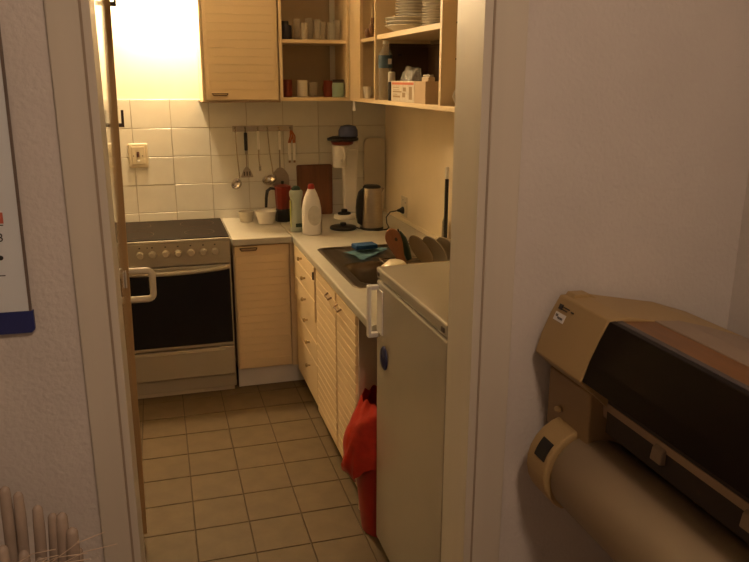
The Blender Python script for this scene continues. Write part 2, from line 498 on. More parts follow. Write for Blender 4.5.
for a, b2, hy in ((2.785, 3.190, 2.89), (2.462, 2.779, 2.72)):
    dd = obj('door', bx(FX, FX + .018, a, b2, .085, .797, bev=.002), CAB, su)
    slats_y(dd, a + .010, b2 - .010, FX, .095, .790, .0386)
    b_ = BM()
    tube(b_, [(FX - .005, hy - .035, .752), (FX - .020, hy - .030, .742), (FX - .020, hy + .030, .742), (FX - .005, hy + .035, .752)], .004, 8)
    obj('handle', b_, mat('bronze_handle', (.20, .13, .07), .35, .8), dd, smooth=True)
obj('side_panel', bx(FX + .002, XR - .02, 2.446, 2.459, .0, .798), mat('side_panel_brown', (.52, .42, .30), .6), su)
obj('plinth', bx(.70, .715, 2.46, 3.196, .0, .10), CAB, su)

# worktops
obj('worktop', bx(.332, .6415, 3.722, YB - .005, .801, HC, bev=.005), WORKTOP, origin=(.49, 4.03, .801),
    label='short cream worktop between the cooker and the corner', cat='worktop')
SKX0, SKX1, SKY0, SKY1 = .700, 1.215, 2.665, 3.400
bm = BM()
ys = [2.225, SKY0 + .012, SKY1 - .012, YB - .005]
xs = [.6435, SKX0 + .012, SKX1 - .012, XR - .003]
for zz in (0, 1):
    pass
vgrid = {}
for a, x in enumerate(xs):
    for c_, y in enumerate(ys):
        for k, z in enumerate((.801, HC)):
            vgrid[a, c_, k] = bm.verts.new((x, y, z))
for a in range(3):
    for c_ in range(3):
        if a == 1 and c_ == 1:
            continue
        bm.faces.new([vgrid[q] for q in ((a, c_, 1), (a + 1, c_, 1), (a + 1, c_ + 1, 1), (a, c_ + 1, 1))])
        bm.faces.new([vgrid[q] for q in ((a, c_ + 1, 0), (a + 1, c_ + 1, 0), (a + 1, c_, 0), (a, c_, 0))])
for i in range(3):
    bm.faces.new([vgrid[q] for q in ((0, i, 0), (0, i, 1), (0, i + 1, 1), (0, i + 1, 0))])
    bm.faces.new([vgrid[q] for q in ((3, i, 0), (3, i + 1, 0), (3, i + 1, 1), (3, i, 1))])
    bm.faces.new([vgrid[q] for q in ((i, 0, 0), (i + 1, 0, 0), (i + 1, 0, 1), (i, 0, 1))])
    bm.faces.new([vgrid[q] for q in ((i, 3, 0), (i, 3, 1), (i + 1, 3, 1), (i + 1, 3, 0))])
for e_ in ((1, 1, 1, 2), (2, 1, 2, 2), (1, 1, 2, 1), (1, 2, 2, 2)):
    a, c_, a2, c2 = e_
    bm.faces.new([vgrid[q] for q in ((a, c_, 0), (a2, c2, 0), (a2, c2, 1), (a, c_, 1))])
bmesh.ops.recalc_face_normals(bm, faces=bm.faces)
edges = [e for e in bm.edges if abs(e.verts[0].co.x - .6435) < 1e-5 and abs(e.verts[1].co.x - .6435) < 1e-5 and abs(e.verts[0].co.y - e.verts[1].co.y) > .01]
bmesh.ops.bevel(bm, geom=edges, offset=.006, segments=2, affect='EDGES', profile=.5)
wt = obj('worktop', bm, WORKTOP, origin=(1.0, 3.3, .801), label='long cream worktop along the right wall holding the sink', cat='worktop')
obj('upstand', bx(XR - .010, XR - .002, 2.225, YB - .006, HC, HC + .024, bev=.002), KPAINT, wt)

# sink: pressed steel sheet with draining ridges and a bowl
NX, NY = 52, 72
def sstep(a, b2, t):
    t = max(0, min(1, (t - a) / (b2 - a)))
    return t * t * (3 - 2 * t)
def sd_rr(x, y, x0, x1, y0, y1, r):
    cx, cy = (x0 + x1) / 2, (y0 + y1) / 2
    qx, qy = abs(x - cx) - (x1 - x0) / 2 + r, abs(y - cy) - (y1 - y0) / 2 + r
    return math.hypot(max(qx, 0), max(qy, 0)) + min(max(qx, qy), 0) - r
bm = BM()
gv = []
for i in range(NX + 1):
    row = []
    for j in range(NY + 1):
        x = SKX0 + (SKX1 - SKX0) * i / NX
        y = SKY0 + (SKY1 - SKY0) * j / NY
        z = HC + .006
        do = sd_rr(x, y, SKX0, SKX1, SKY0, SKY1, .03)
        if do > 0:       # pull the corners in so the outline is rounded
            cx, cy = min(max(x, SKX0 + .03), SKX1 - .03), min(max(y, SKY0 + .03), SKY1 - .03)
            v = Vector((x - cx, y - cy)).normalized() * .03
            x, y = cx + v.x, cy + v.y
            do = 0
        z -= .005 * sstep(-.010, 0, do) + .006 * sstep(.016, .032, -do)
        if y > 3.12:
            z += .003 * max(0, math.cos((x - .70) * 2 * PI / .045)) * sstep(3.12, 3.15, y) * sstep(.03, .06, -do)
        db = sd_rr(x, y, .755, 1.165, 2.715, 3.075, .07)
        z -= .150 * sstep(.004, -.05, db) if db < .004 else 0
        row.append(bm.verts.new((x, y, z)))
    gv.append(row)
for i in range(NX):
    for j in range(NY):
        bm.faces.new((gv[i][j], gv[i + 1][j], gv[i + 1][j + 1], gv[i][j + 1]))
snk = thing('kitchen_sink', (.95, 3.03, HC), 'stainless steel inset sink with ribbed drainer in the long worktop', 'sink')
obj('sink_bowl', bm, SINKM, snk, smooth=60)
obj('drain', lathe(BM(), [(.03, 0), (.032, .003), (.02, .004), (.018, .001), (0, .001)], (.95, 2.89, HC - .149), 20), CHROME, snk, smooth=True)

# ================================================================== fridge
GX, GY0, GY1, GZ = .650, 1.584, 2.195, 1.046
fg = thing('refrigerator', (.97, 1.90, 0), 'small white undercounter refrigerator just behind the doorway', 'refrigerator')
obj('body', bx(GX + .045, 1.25, GY0 + .006, GY1 - .004, .03, 1.008, bev=.004), ENAMEL, fg)
gd = obj('door', bx(GX, GX + .041, GY0, GY1, .055, 1.003, bev=.006), ENAMEL, fg)
tpb = obj('top_plate', bx(GX - .001, 1.262, GY0, GY1, 1.010, GZ, bev=.006), ENAMEL, fg)
for yy in (GY1 - .022, GY0 + .025):
    obj('badge', bx(GX - .0035, GX, yy - .010, yy + .010, 1.020, 1.032), DARKBROWN, tpb)
b_ = BM()
hz0, hz1 = .812, .988
poly = [(GX + .002, hz1), (GX - .026, hz1 - .004), (GX - .036, hz1 - .020), (GX - .036, hz0 + .02), (GX - .026, hz0 + .002), (GX + .002, hz0)]
box(b_, GX - .034, GX + .002, GY1 - .024, GY1 - .004, hz1 - .016, hz1, bev=.003)
box(b_, GX - .034, GX + .002, GY1 - .024, GY1 - .004, hz0, hz0 + .016, bev=.003)
box(b_, GX - .036, GX - .024, GY1 - .026, GY1 - .002, hz0, hz1, bev=.004)
obj('handle', b_, WHITEP, gd)
obj('handle_plate', bx(GX - .004, GX + .001, GY1 - .07, GY1 - .012, hz0 + .02, hz1 - .01, bev=.0015), WHITEP, gd)
for yy in (GY0 + .04, GY1 - .04):
    for xx in (GX + .09, 1.2):
        obj('foot', lathe(BM(), [(.018, 0), (.018, .012), (.010, .014), (.010, .031)], (xx, yy, 0), 12), BLACK, fg)
mg = BM()
lathe(mg, [(.040, 0), (.039, .004), (.030, .009), (0, .011)], (GX, 2.105, .764), 24, sx=.85, sy=1.0, mtx=frame_from((-1, 0, 0)))
obj('fridge_magnet', mg, BLUE, origin=(GX, 2.112, .766), smooth=True, label='dark blue oval magnet stuck on the refrigerator door', cat='magnet')

# ================================================================== red bin
bn = thing('waste_bin', (.722, 2.322, 0), 'red plastic waste bin with a red bag folded over its rim', 'bin')
obj('bin_body', lathe(BM(), [(.082, 0), (.087, .004), (.106, .20), (.120, .44), (.122, .45), (.117, .45), (.102, .20), (.082, .01), (0, .01)], (.722, 2.322, 0), 32), REDP, bn, smooth=True)
bm = BM()
segs, rows = 56, 16
gr = []
for j in range(rows + 1):
    t = j / rows
    ring = []
    for i in range(segs):
        a = 2 * PI * i / segs
        n_ = mnoise.noise(Vector((math.cos(a) * 2.2, math.sin(a) * 2.2, t * 2.5))) + .5 * mnoise.noise(Vector((math.cos(a) * 6, math.sin(a) * 6, t * 5)))
        if t < .30:      # gathered opening rising over the rim
            s_ = t / .30
            r = .085 + .045 * s_
            z = .535 - .045 * s_ + .03 * n_ * (1 - s_ * .5) - .06 * max(0, math.cos(a - 2.6)) * s_
        else:
            s_ = (t - .30) / .70
            fold = .010 * math.sin(9 * a + 5 * s_ + 3 * n_)
            r = .130 + .030 * math.sin(PI * min(1, s_ * .80)) + fold * s_ + .010 * n_ * s_
            z = .490 - .06 * max(0, math.cos(a - 2.6)) - .20 * s_ + .03 * n_ * s_ + .02 * math.sin(3 * a) * s_
        ring.append(bm.verts.new((.722 + r * math.cos(a), 2.322 + min(r, .121) * math.sin(a), z)))
    gr.append(ring)
for j in range(rows):
    for i in range(segs):
        k = (i + 1) % segs
        bm.faces.new((gr[j][i], gr[j][k], gr[j + 1][k], gr[j + 1][i]))
obj('bin_bag', bm, REDBAG, bn, smooth=70, label='crumpled red plastic bag')

# ================================================================== wall cabinets
CY, CXF, ZB, ZT = 4.05, 1.04, 1.512, 2.27
wa = thing('wall_cabinet', (.45, 4.2, ZB), 'cream wall cabinet with a closed slatted door above the utensil rail', 'cabinet')
obj('carcass', bx(.247, .652, CY + .020, YB - .006, ZB, ZT, bev=.002), CAB, wa)
d = obj('door', bx(.262, .648, CY, CY + .018, ZB + .006, ZT - .006, bev=.003), CAB, wa)
slats_x(d, .280, .632, CY, ZB + .062, ZT - .03, .0425)
pull_x(.336, CY, 1.545, .080, d)
obj('end_strip', bx(.247, .259, CY, CY + .02, ZB, ZT, bev=.001), CAB, wa)
obj('bottom_trim', bx(.240, .655, CY - .003, YB - .006, ZB - .006, ZB, bev=.001), mat('cabinet_bottom_brown', (.30, .20, .11), .6), wa)

wb = thing('open_wall_shelf', (.85, 4.2, ZB), 'open cream wall shelf holding mugs below and glasses above', 'shelf')
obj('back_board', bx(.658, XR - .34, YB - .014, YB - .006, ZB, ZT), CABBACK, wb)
obj('side', bx(.655, .672, CY, YB - .014, ZB, ZT, bev=.001), CAB, wb)
obj('side', bx(1.026, CXF - .002, CY, YB - .014, ZB, ZT, bev=.001), CAB, wb)
obj('bottom', bx(.672, 1.026, CY, YB - .014, ZB, ZB + .017, bev=.001), CAB, wb)
obj('shelf_board', bx(.672, 1.026, CY + .01, YB - .014, 1.813, 1.831, bev=.001), CAB, wb)
obj('top', bx(.672, 1.026, CY, YB - .014, ZT - .017, ZT, bev=.001), CAB, wb)

wc = thing('open_corner_cabinet', (1.19, 3.1, ZB), 'open cream cabinet along the right wall with plates, bottle and box', 'shelf')
EY = 2.20
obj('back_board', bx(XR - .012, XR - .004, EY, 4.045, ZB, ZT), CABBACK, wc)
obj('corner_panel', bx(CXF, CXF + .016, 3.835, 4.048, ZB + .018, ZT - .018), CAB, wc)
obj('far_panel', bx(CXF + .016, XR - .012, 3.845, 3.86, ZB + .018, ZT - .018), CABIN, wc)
obj('divider', bx(CXF, XR - .012, 3.555, 3.573, ZB + .018, ZT - .018, bev=.001), CAB, wc)
obj('divider', bx(CXF, XR - .012, 2.675, 2.697, ZB + .018, ZT - .018, bev=.001), CAB, wc)
obj('side', bx(CXF, XR - .012, EY, EY + .017, ZB + .018, ZT - .018, bev=.001), CAB, wc)
obj('bottom', bx(CXF, XR - .012, EY, 4.048, ZB, ZB + .018, bev=.001), CAB, wc)
obj('top', bx(CXF, XR - .012, EY, 4.048, ZT - .018, ZT, bev=.001), CAB, wc)
obj('shelf_board', bx(CXF + .004, XR - .012, 3.573, 3.832, 1.808, 1.826, bev=.001), CAB, wc)
obj('shelf_board', bx(CXF, XR - .012, 2.697, 3.525, 1.808, 1.830, bev=.001), CAB, wc)
for yy, zz in ((2.6745, 1.83), (2.6745, 1.70)):
    obj('pin_hole', lathe(BM(), [(.004, 0), (.004, .0006), (0, .0006)], (1.10, yy + .0005, zz), 8, mtx=frame_from((0, -1, 0))), DARKBROWN, wc)
    
ZS1, ZS2 = ZB + .0185, 1.832     # standing heights inside
# mugs & co. in the open wall shelf
def mug(name, loc, r, h, m, label, cat='mug', group=None, hang=None, taper=.0):
    t = thing(name, loc, label, cat, group)
    x, y, z = loc
    rb = r - taper
    obj('mug_body', lathe(BM(), [(rb - .003, 0), (rb, .003), (r, h), (r - .003, h), (rb - .003, .006), (0, .006)], loc, 24), m, t, smooth=True)
    a = hang if hang is not None else -.6
    ca, sa = math.cos(a), math.sin(a)
    b_ = BM()
    tube(b_, [(x + ca * (r - .002), y + sa * (r - .002), z + h * .82), (x + ca * (r + .018), y + sa * (r + .018), z + h * .78), (x + ca * (r + .024), y + sa * (r + .024), z + h * .5),
              (x + ca * (r + .016), y + sa * (r + .016), z + h * .25), (x + ca * (r * .97 - .002), y + sa * (r * .97 - .002), z + h * .18)], .0045, 8)
    obj('mug_handle', b_, m, t, smooth=True)
    return t
mug('mug', (.716, 4.19, ZS1), .029, .094, REDCUP, 'red-brown mug at the left end of the lower shelf', hang=2.0)
mug('mug', (.802, 4.19, ZS1), .030, .090, CERAMIC, 'white mug on the lower shelf beside the clear glass', hang=1.8)
mug('mug', (.957, 4.19, ZS1), .034, .090, REDCUP, 'wide red-brown mug beside the mint green tin', hang=2.0)
gbm = lathe(BM(), [(.022, 0), (.024, .004), (.027, .080), (.0255, .080), (.022, .008), (0, .008)], (.864, 4.19, ZS1), 20)
obj('drinking_glass', gbm, GLASSM, origin=(.864, 4.19, ZS1), smooth=True, label='short clear glass between white and red-brown mugs', cat='glass')
mt = thing('tea_tin', (1.0, 4.15, ZS1), 'mint green tin with dark lid at right end of lower shelf', 'tin')
obj('tin_body', lathe(BM(), [(.030, 0), (.033, .003), (.034, .03), (.034, .065), (.031, .078), (0, .078)], (.990, 4.115, ZS1), 24), MINT, mt, smooth=True)
obj('lid', lathe(BM(), [(.031, .078), (.032, .080), (.032, .092), (.028, .095), (0, .095)], (.990, 4.115, ZS1), 24), DARKBROWN, mt, smooth=True)
dj = thing('coffee_jar', (.722, 4.19, ZS2), 'dark blue jar at the left end of the glass shelf', 'jar')
obj('jar_body', lathe(BM(), [(.030, 0), (.032, .003), (.032, .070), (.028, .078), (0, .078)], (.718, 4.19, ZS2), 20), mat('dark_jar', (.03, .026, .045), .35), dj, smooth=True)
obj('lid', lathe(BM(), [(.020, .078), (.021, .098), (0, .099)], (.712, 4.19, ZS2), 20), BLACK, dj, smooth=True)
FROST = mat('frosted_glass', (.60, .52, .40), .4, alpha=.8)
for i, (gx, gy, h) in enumerate(((.778, 4.19, .112), (.806, 4.13, .088), (.846, 4.19, .118), (.884, 4.14, .108), (.922, 4.19, .100), (.956, 4.14, .092), (1.000, 4.17, .110))):
    r = .0215 if h > .1 else .0205
    obj('drinking_glass', lathe(BM(), [(r - .003, 0), (r - .002, .004), (r, h), (r - .0015, h), (r - .004, .010), (0, .010)], (gx, gy, ZS2), 18), FROST if i == 1 else GLASSM,
        origin=(gx, gy, ZS2), smooth=True,
        label=('tall clear glass beside the dark blue jar', 'short frosted glass, second after the dark blue jar', 'tallest clear glass in the middle of the upper shelf',
               'clear tumbler right of the tallest glass', 'clear tumbler, third from the right end of the upper shelf', 'clear tumbler second from the right end of the upper shelf',
               'clear tumbler at the right end of the upper shelf')[i], cat='glass', group='glasses on the upper shelf')
# corner bay
mug('cup', (1.068, 3.79, ZS1), .024, .060, CERAMIC, 'small white cup in the corner bay of the cabinet', 'cup', hang=.8, taper=.008)
fgq = thing('figurine', (1.075, 3.77, 1.827), 'small brown figurine on the short corner shelf', 'figurine')
b_ = BM()
ball(b_, (1.068, 3.775, 1.852), .020, .020, .025)
ball(b_, (1.082, 3.765, 1.866), .016, .016, .034)
ball(b_, (1.086, 3.760, 1.912), .010, .010, .022)
obj('figure_body', b_, mat('figurine_brown', (.20, .10, .05), .3), fgq, smooth=True)
obj('figure_neck', lathe(BM(), [(.006, 0), (.004, .06), (.005, .065), (0, .066)], (1.085, 3.755, 1.925), 10), mat('figurine_cream', (.55, .42, .26), .3), fgq, smooth=True)
# middle bay, bottom: bottle, jar, box, bag, packet, dark slab and backing, pot
wbt = thing('water_bottle', (1.078, 3.43, ZS1), 'clear plastic water bottle with a blue label', 'bottle')
prof = [(.028, 0), (.033, .004)]
for i in range(8):
    prof += [(.033, .010 + i * .017), (.0305, .018 + i * .017)]
prof += [(.033, .15), (.033, .20), (.028, .222), (.014, .245), (.012, .26), (0, .26)]
obj('bottle_body', lathe(BM(), prof, (1.074, 3.495, ZS1), 24), PETM, wbt, smooth=True)
obj('bottle_label', lathe(BM(), [(.0335, .148), (.0338, .149), (.0338, .205), (.0335, .206)], (1.074, 3.495, ZS1), 24), BOTTLELABEL, wbt, smooth=True)
obj('label_patch', bx(1.076, 1.094, 3.459, 3.4605, ZS1 + .165, ZS1 + .190), PAPER, wbt)
obj('bottle_cap', lathe(BM(), [(.013, .258), (.013, .272), (0, .273)], (1.074, 3.495, ZS1), 16), WHITEP, wbt, smooth=True)
sj = thing('spice_jar', (1.064, 3.36, ZS1), 'slim jar, black below and pale above, between bottle and carton', 'jar')
obj('jar_body', lathe(BM(), [(.015, 0), (.017, .002), (.017, .085), (0, .085)], (1.064, 3.36, ZS1), 18), BLACK, sj, smooth=True)
obj('jar_top', lathe(BM(), [(.0165, .085), (.0165, .125), (.012, .130), (0, .130)], (1.064, 3.36, ZS1), 18), LABELG, sj, smooth=True)
cbx = thing('carton', (1.14, 3.08, ZS1), 'open cardboard carton with white printed side in the cabinet', 'carton')
BX0, BX1, BY0, BY1, BZ = 1.047, 1.20, 2.86, 3.31, ZS1 + .088
obj('carton_wall', bx(BX0, BX0 + .004, BY0, BY1, ZS1, BZ), CARD, cbx)
obj('carton_wall', bx(BX1 - .004, BX1, BY0, BY1, ZS1, BZ), CARD, cbx)
obj('carton_wall', bx(BX0 + .004, BX1 - .004, BY0, BY0 + .004, ZS1, BZ), CARD, cbx)
obj('carton_wall', bx(BX0 + .004, BX1 - .004, BY1 - .004, BY1, ZS1, BZ), CARD, cbx)
obj('carton_bottom', bx(BX0 + .004, BX1 - .004, BY0 + .004, BY1 - .004, ZS1, ZS1 + .004), CARD, cbx)
pl_ = obj('printed_panel', bx(BX0 - .0012, BX0, 2.995, BY1, ZS1 + .001, BZ + .001), CARDW, cbx, label='white printed carton side')
for (ya, yb_, za, zb_) in ((3.20, 3.28, .060, .063), (3.19, 3.28, .050, .052), (3.16, 3.285, .040, .046), (3.22, 3.28, .030, .033), (3.18, 3.28, .018, .026), (3.11, 3.15, .02, .04), (3.10, 3.14, .045, .062), (3.02, 3.06, .012, .065)):
    obj('print_line', bx(BX0 - .0016, BX0 - .0012, ya, yb_, ZS1 + za, ZS1 + zb_), PRINT, cbx)
obj('print_stripe', bx(BX0 - .0016, BX0 - .0012, 3.0, 3.298, ZS1 + .073, ZS1 + .083), REDPRINT, cbx)
def lump(c, s, seed, amp=.35, sub=3):
    b_ = BM()
    bmesh.ops.create_icosphere(b_, subdivisions=sub, radius=1)
    for v in b_.verts:
        d_ = 1 + amp * (mnoise.noise(v.co * 1.8 + Vector((seed, 0, 0))) + .5 * mnoise.noise(v.co * 4 + Vector((0, seed, 0))))
        v.co = Vector((c[0] + v.co.x * d_ * s[0], c[1] + v.co.y * d_ * s[1], c[2] + v.co.z * d_ * s[2]))
    return b_
obj('plastic_bag', lump((1.118, 3.222, ZS1 + .090), (.042, .080, .062), 2.0), BAGM, origin=(1.118, 3.222, ZS1 + .03), smooth=80,
    label='crumpled clear plastic bag in the printed carton', cat='bag')
pk = thing('packet', (1.10, 2.94, ZS1 + .03), 'small pale packet standing in the carton by the divider', 'packet')
obj('packet_body', bx(1.075, 1.105, 2.905, 2.985, ZS1 + .0045, ZS1 + .105, bev=.004), mat('packet_beige', (.55, .42, .27), .4), pk)
obj('packet_fold', bx(1.080, 1.100, 2.905, 2.985, ZS1 + .105, ZS1 + .115, bev=.003), mat('packet_foil', (.6, .55, .48), .25, .6), pk)
tr = thing('dark_slab', (1.22, 3.54, ZS1), 'large dark brown slab standing at the back of the middle bay', 'slab')
DKSLAB = mat('dark_slab_brown', (.060, .032, .016), .5, var=.15)  # plain dark sheets added to make the middle bay dark
obj('slab_panel', bx(1.105, 1.315, 3.532, 3.542, ZS1, ZS1 + .262, bev=.002), DKSLAB, tr)
obj('slab_rim', bx(1.105, 1.315, 3.522, 3.532, ZS1 + .250, ZS1 + .262, bev=.002), DKSLAB, tr)
obj('slab_mark', bx(1.148, 1.168, 3.5305, 3.532, ZS1 + .205, ZS1 + .215), BLACK, tr)
tr2 = thing('dark_backing', (1.30, 3.1, ZS1), 'dark brown backing standing against the cabinet back', 'backing')
obj('backing_panel', bx(1.290, 1.300, 2.72, 3.50, ZS1, ZS1 + .255, bev=.002), DKSLAB, tr2)
obj('backing_rim', bx(1.278, 1.290, 2.72, 3.50, ZS1 + .245, ZS1 + .255, bev=.002), DKSLAB, tr2)
pt = thing('cooking_pot', (1.21, 2.79, ZS1), 'black pot behind the carton near the cabinet divider', 'pot')
obj('pot_body', lathe(BM(), [(.07, .0), (.075, .004), (.075, .15), (.072, .15), (.07, .006), (0, .006)], (1.21, 2.778, ZS1), 28), BLACK, pt, smooth=True)
obj('pot_lid', lathe(BM(), [(.076, .15), (.06, .165), (.012, .175), (.012, .19), (0, .192)], (1.21, 2.778, ZS1), 28), BLACK, pt, smooth=True)
# plates on the shelf
def plate_prof(r, h=.018):
    return [(r * .55, 0), (r * .6, .002), (r * .7, .004), (r, h), (r - .002, h + .002), (r * .68, .007), (0, .006)]
z = ZS2
ORD = ['lowest, first'] + 'second third fourth fifth sixth seventh eighth ninth tenth eleventh twelfth thirteenth fourteenth fifteenth sixteenth seventeenth'.split()
for i in range(3):
    obj('soup_plate', lathe(BM(), [(.060, 0), (.075, .010), (.112, .030), (.115, .031), (.112, .034), (.075, .016), (0, .008)], (1.158, 3.395, z), 36), CERAMIC, origin=(1.158, 3.395, z), smooth=True,
        label=('white soup plate at the bottom of the wide stack', 'white soup plate in the middle of three, wide stack', 'white soup plate on top of three, under dinner plates')[i], cat='plate', group='soup plates in the stack')
    z += .0165
z += .018
for i in range(11):
    obj('dinner_plate', lathe(BM(), plate_prof(.088, .010), (1.172, 3.37, z), 36), CERAMIC, origin=(1.172, 3.37, z), smooth=True,
        label='white dinner plate on the soup plates, ' + ORD[i] + ' from the bottom', cat='plate', group='dinner plates in the stack')
    z += .0125
z = ZS2
for i in range(17):
    obj('saucer', lathe(BM(), plate_prof(.056, .008), (1.128, 2.985, z), 28), CERAMIC, origin=(1.128, 2.985, z), smooth=True,
        label='small white saucer beside the divider, ' + ORD[i] + ' from the bottom', cat='saucer', group='saucers in the stack')
    z += .0105
# third bay cups
mug('mug', (1.112, 2.60, ZS1), .030, .068, CERAMIC, 'white mug with large handle near the door frame, lower of two', hang=PI * 1.05, taper=.006)
c2 = thing('mug', (1.112, 2.60, ZS1 + .0685), 'small white cup standing on top of the white mug', 'cup')
obj('mug_body', lathe(BM(), [(.018, 0), (.02, .002), (.026, .038), (.024, .038), (.017, .004), (0, .004)], (1.112, 2.60, ZS1 + .0685), 20), CERAMIC, c2, smooth=True)
# tag hanging under the corner
tgb = prism(BM(), [(3.925, 1.462), (3.990, 1.462), (3.982, 1.5115), (3.945, 1.5115)], 'x', 1.0395, 1.0410)
obj('paper_tag', tgb, PAPER, origin=(1.040, 3.96, 1.5115), label='small white paper tag hanging under the corner cabinet', cat='tag')

# ================================================================== back wall things
YW = YB - .0052
rl = thing('utensil_rail', (.60, YW - .01, 1.35), 'steel utensil rail with hooks on the tiled wall', 'rail')
obj('rail_bar', bx(.419, .768, YW - .010, YW - .002, 1.335, 1.368, bev=.002), STEEL, rl)
HKX = (.433, .490, .562, .618, .685, .752)
for hx in HKX:
    b_ = BM()
    tube(b_, [(hx, YW - .010, 1.356), (hx, YW - .022, 1.352), (hx, YW - .026, 1.344), (hx, YW - .020, 1.336)], .0028, 8)
    ball(b_, (hx, YW - .011, 1.356), .006, .003, .006)
    obj('hook', b_, CHROME, rl, smooth=True)
UY = YW - .021
def hang_ring(parent, x, z, m):
    obj('hanging_eye', tube(BM(), [(x + .005 * math.cos(t * PI / 6), UY, z + .005 * math.sin(t * PI / 6)) for t in range(13)], .0015, 6), m, parent)
def cup_shape(c, r, n, depth=1.0):
    prof = []
    for i in range(9):
        t = PI / 2 * i / 8
        prof.append((max(1e-7, r * math.sin(t)), -r * math.cos(t) * depth))
    for i in range(8, -1, -1):
        t = PI / 2 * i / 8
        prof.append((max(1e-7, (r - .002) * math.sin(t)), -(r - .002) * math.cos(t) * depth))
    prof[0] = (0, -r * depth)
    prof[-1] = (0, -(r - .002) * depth)
    return lathe(BM(), prof, c, 20, mtx=frame_from(n))
u1 = thing('small_ladle', (.433, UY, 1.34), 'small steel ladle hanging leftmost on the rail', 'ladle')
hang_ring(u1, .433, 1.336, CHROME)
obj('shaft', tube(BM(), [(.433, UY, 1.331), (.438, UY, 1.20), (.446, UY - .002, 1.07)], .0032, 8), CHROME, u1, smooth=True)
obj('ladle_bowl', cup_shape((.420, UY - .030, 1.045), .034, (-.62, -.5, .45)), CHROME, u1, smooth=True)
u2_ = thing('slotted_turner', (.490, UY, 1.34), 'slotted steel turner with black handle on the rail', 'turner')
hang_ring(u2_, .490, 1.336, CHROME)
obj('grip', bx(.481, .499, UY - .006, UY + .006, 1.228, 1.331, bev=.004), BLACK, u2_)
obj('collar', bx(.483, .497, UY - .005, UY + .005, 1.205, 1.228, bev=.002), STEEL, u2_)
obj('neck', bx(.486, .494, UY - .002, UY + .002, 1.13, 1.205), STEEL, u2_)
bm = prism(BM(), [(.484, 1.135), (.496, 1.135), (.510, 1.118), (.526, 1.078), (.523, 1.074), (.457, 1.074), (.454, 1.078), (.470, 1.118)], 'y', UY - .002, UY + .001)
tb = obj('blade', bm, STEEL, u2_)
for sx in (.474, .490, .506):
    obj('slot', bx(sx - .0035, sx + .0035, UY - .0025, UY - .0018, 1.084, 1.108), DARKBROWN, tb)
u3 = thing('peeler', (.562, UY, 1.34), 'white-handled peeler with short steel blade on the rail', 'peeler')
obj('grip', bx(.554, .570, UY - .006, UY + .006, 1.232, 1.338, bev=.005), UWHITE, u3)
obj('shaft', tube(BM(), [(.562, UY, 1.233), (.561, UY, 1.19), (.563, UY, 1.155), (.566, UY - .003, 1.135)], .0035, 8), CHROME, u3, smooth=True)
obj('blade', bx(.559, .573, UY - .007, UY - .001, 1.108, 1.138, bev=.002), CHROME, u3)
u4 = thing('soup_ladle', (.618, UY, 1.34), 'large steel soup ladle hanging at the middle of the rail', 'ladle')
hang_ring(u4, .618, 1.336, CHROME)
obj('shaft', tube(BM(), [(.618, UY, 1.331), (.628, UY, 1.20), (.644, UY - .003, 1.07)], .0036, 8), CHROME, u4, smooth=True)
obj('ladle_bowl', cup_shape((.612, UY - .042, 1.066), .043, (-.35, -.42, .9), .8), CHROME, u4, smooth=True)
u5 = thing('wide_turner', (.685, UY, 1.34), 'white-handled turner with a wide rounded blade on the rail', 'turner')
obj('grip', bx(.677, .692, UY - .006, UY + .006, 1.228, 1.338, bev=.005), UWHITE, u5)
obj('shaft', tube(BM(), [(.684, UY, 1.23), (.684, UY, 1.12)], .0038, 8), STEEL, u5, smooth=True)
poly = [(.634, 1.022), (.735, 1.020)] + [(.7345 - .001 * k, 1.035 + k * .008) for k in range(4)]
poly = [(.636, 1.020), (.734, 1.019), (.737, 1.050), (.732, 1.080), (.718, 1.105), (.700, 1.122), (.684, 1.127), (.668, 1.122), (.650, 1.105), (.637, 1.080), (.633, 1.050)]
obj('blade', prism(BM(), poly, 'y', UY - .0015, UY + .001), STEEL, u5)
for i, (tx, lab) in enumerate(((.742, 'left one of two short white tools hanging from an orange loop'), (.771, 'right one of two short white tools hanging from an orange loop'))):
    u6 = thing('short_brush', (tx, UY, 1.34), lab, 'utensil')
    obj('grip', bx(tx - .0085, tx + .0085, UY - .006, UY + .006, 1.165, 1.268, bev=.005), UWHITE, u6)
    obj('end_cap', bx(tx - .006, tx + .006, UY - .005, UY + .005, 1.152, 1.166, bev=.003), mat('grip_end_brown', (.35, .22, .12), .5), u6)
    b_ = BM()
    top = (.754, UY - .003 * i, 1.338)
    for w_ in (-.004, .004):
        tube(b_, [(tx + w_, UY, 1.266), (tx * .5 + .754 * .5 + .008 + w_ * 1.5, UY, 1.305), (top[0] + w_ * .7, top[1], top[2])], .0042, 8)
    obj('cord_loop', b_, ORANGE, u6, smooth=True)
# wall switch
sw = thing('wall_switch', (-.105, YW, 1.21), 'square cream wall switch on the tiles above the cooker', 'switch')
obj('switch_plate', bx(-.157, -.053, YW - .012, YW, 1.145, 1.280, bev=.008, seg=3), mat('aged_cream_plastic', (.66, .58, .42), .35), sw)
obj('inner_plate', bx(-.140, -.070, YW - .015, YW - .011, 1.165, 1.262, bev=.003), mat('aged_cream_plastic', (.66, .58, .42), .35), sw)
obj('rocker', bx(-.113, -.099, YW - .0185, YW - .014, 1.205, 1.235, bev=.002), mat('switch_dark_red', (.06, .02, .012), .4), sw)
for dx, dz in ((-.025, -.0), (.023, -.0)):
    obj('screw', lathe(BM(), [(.003, 0), (.003, .001), (0, .001)], (-.106 + dx, YW - .0148, 1.212 + dz), 8, mtx=frame_from((0, -1, 0))), INK, sw)
obj('button', bx(-.114, -.098, YW - .018, YW - .014, 1.178, 1.190, bev=.002), WHITEP, sw)
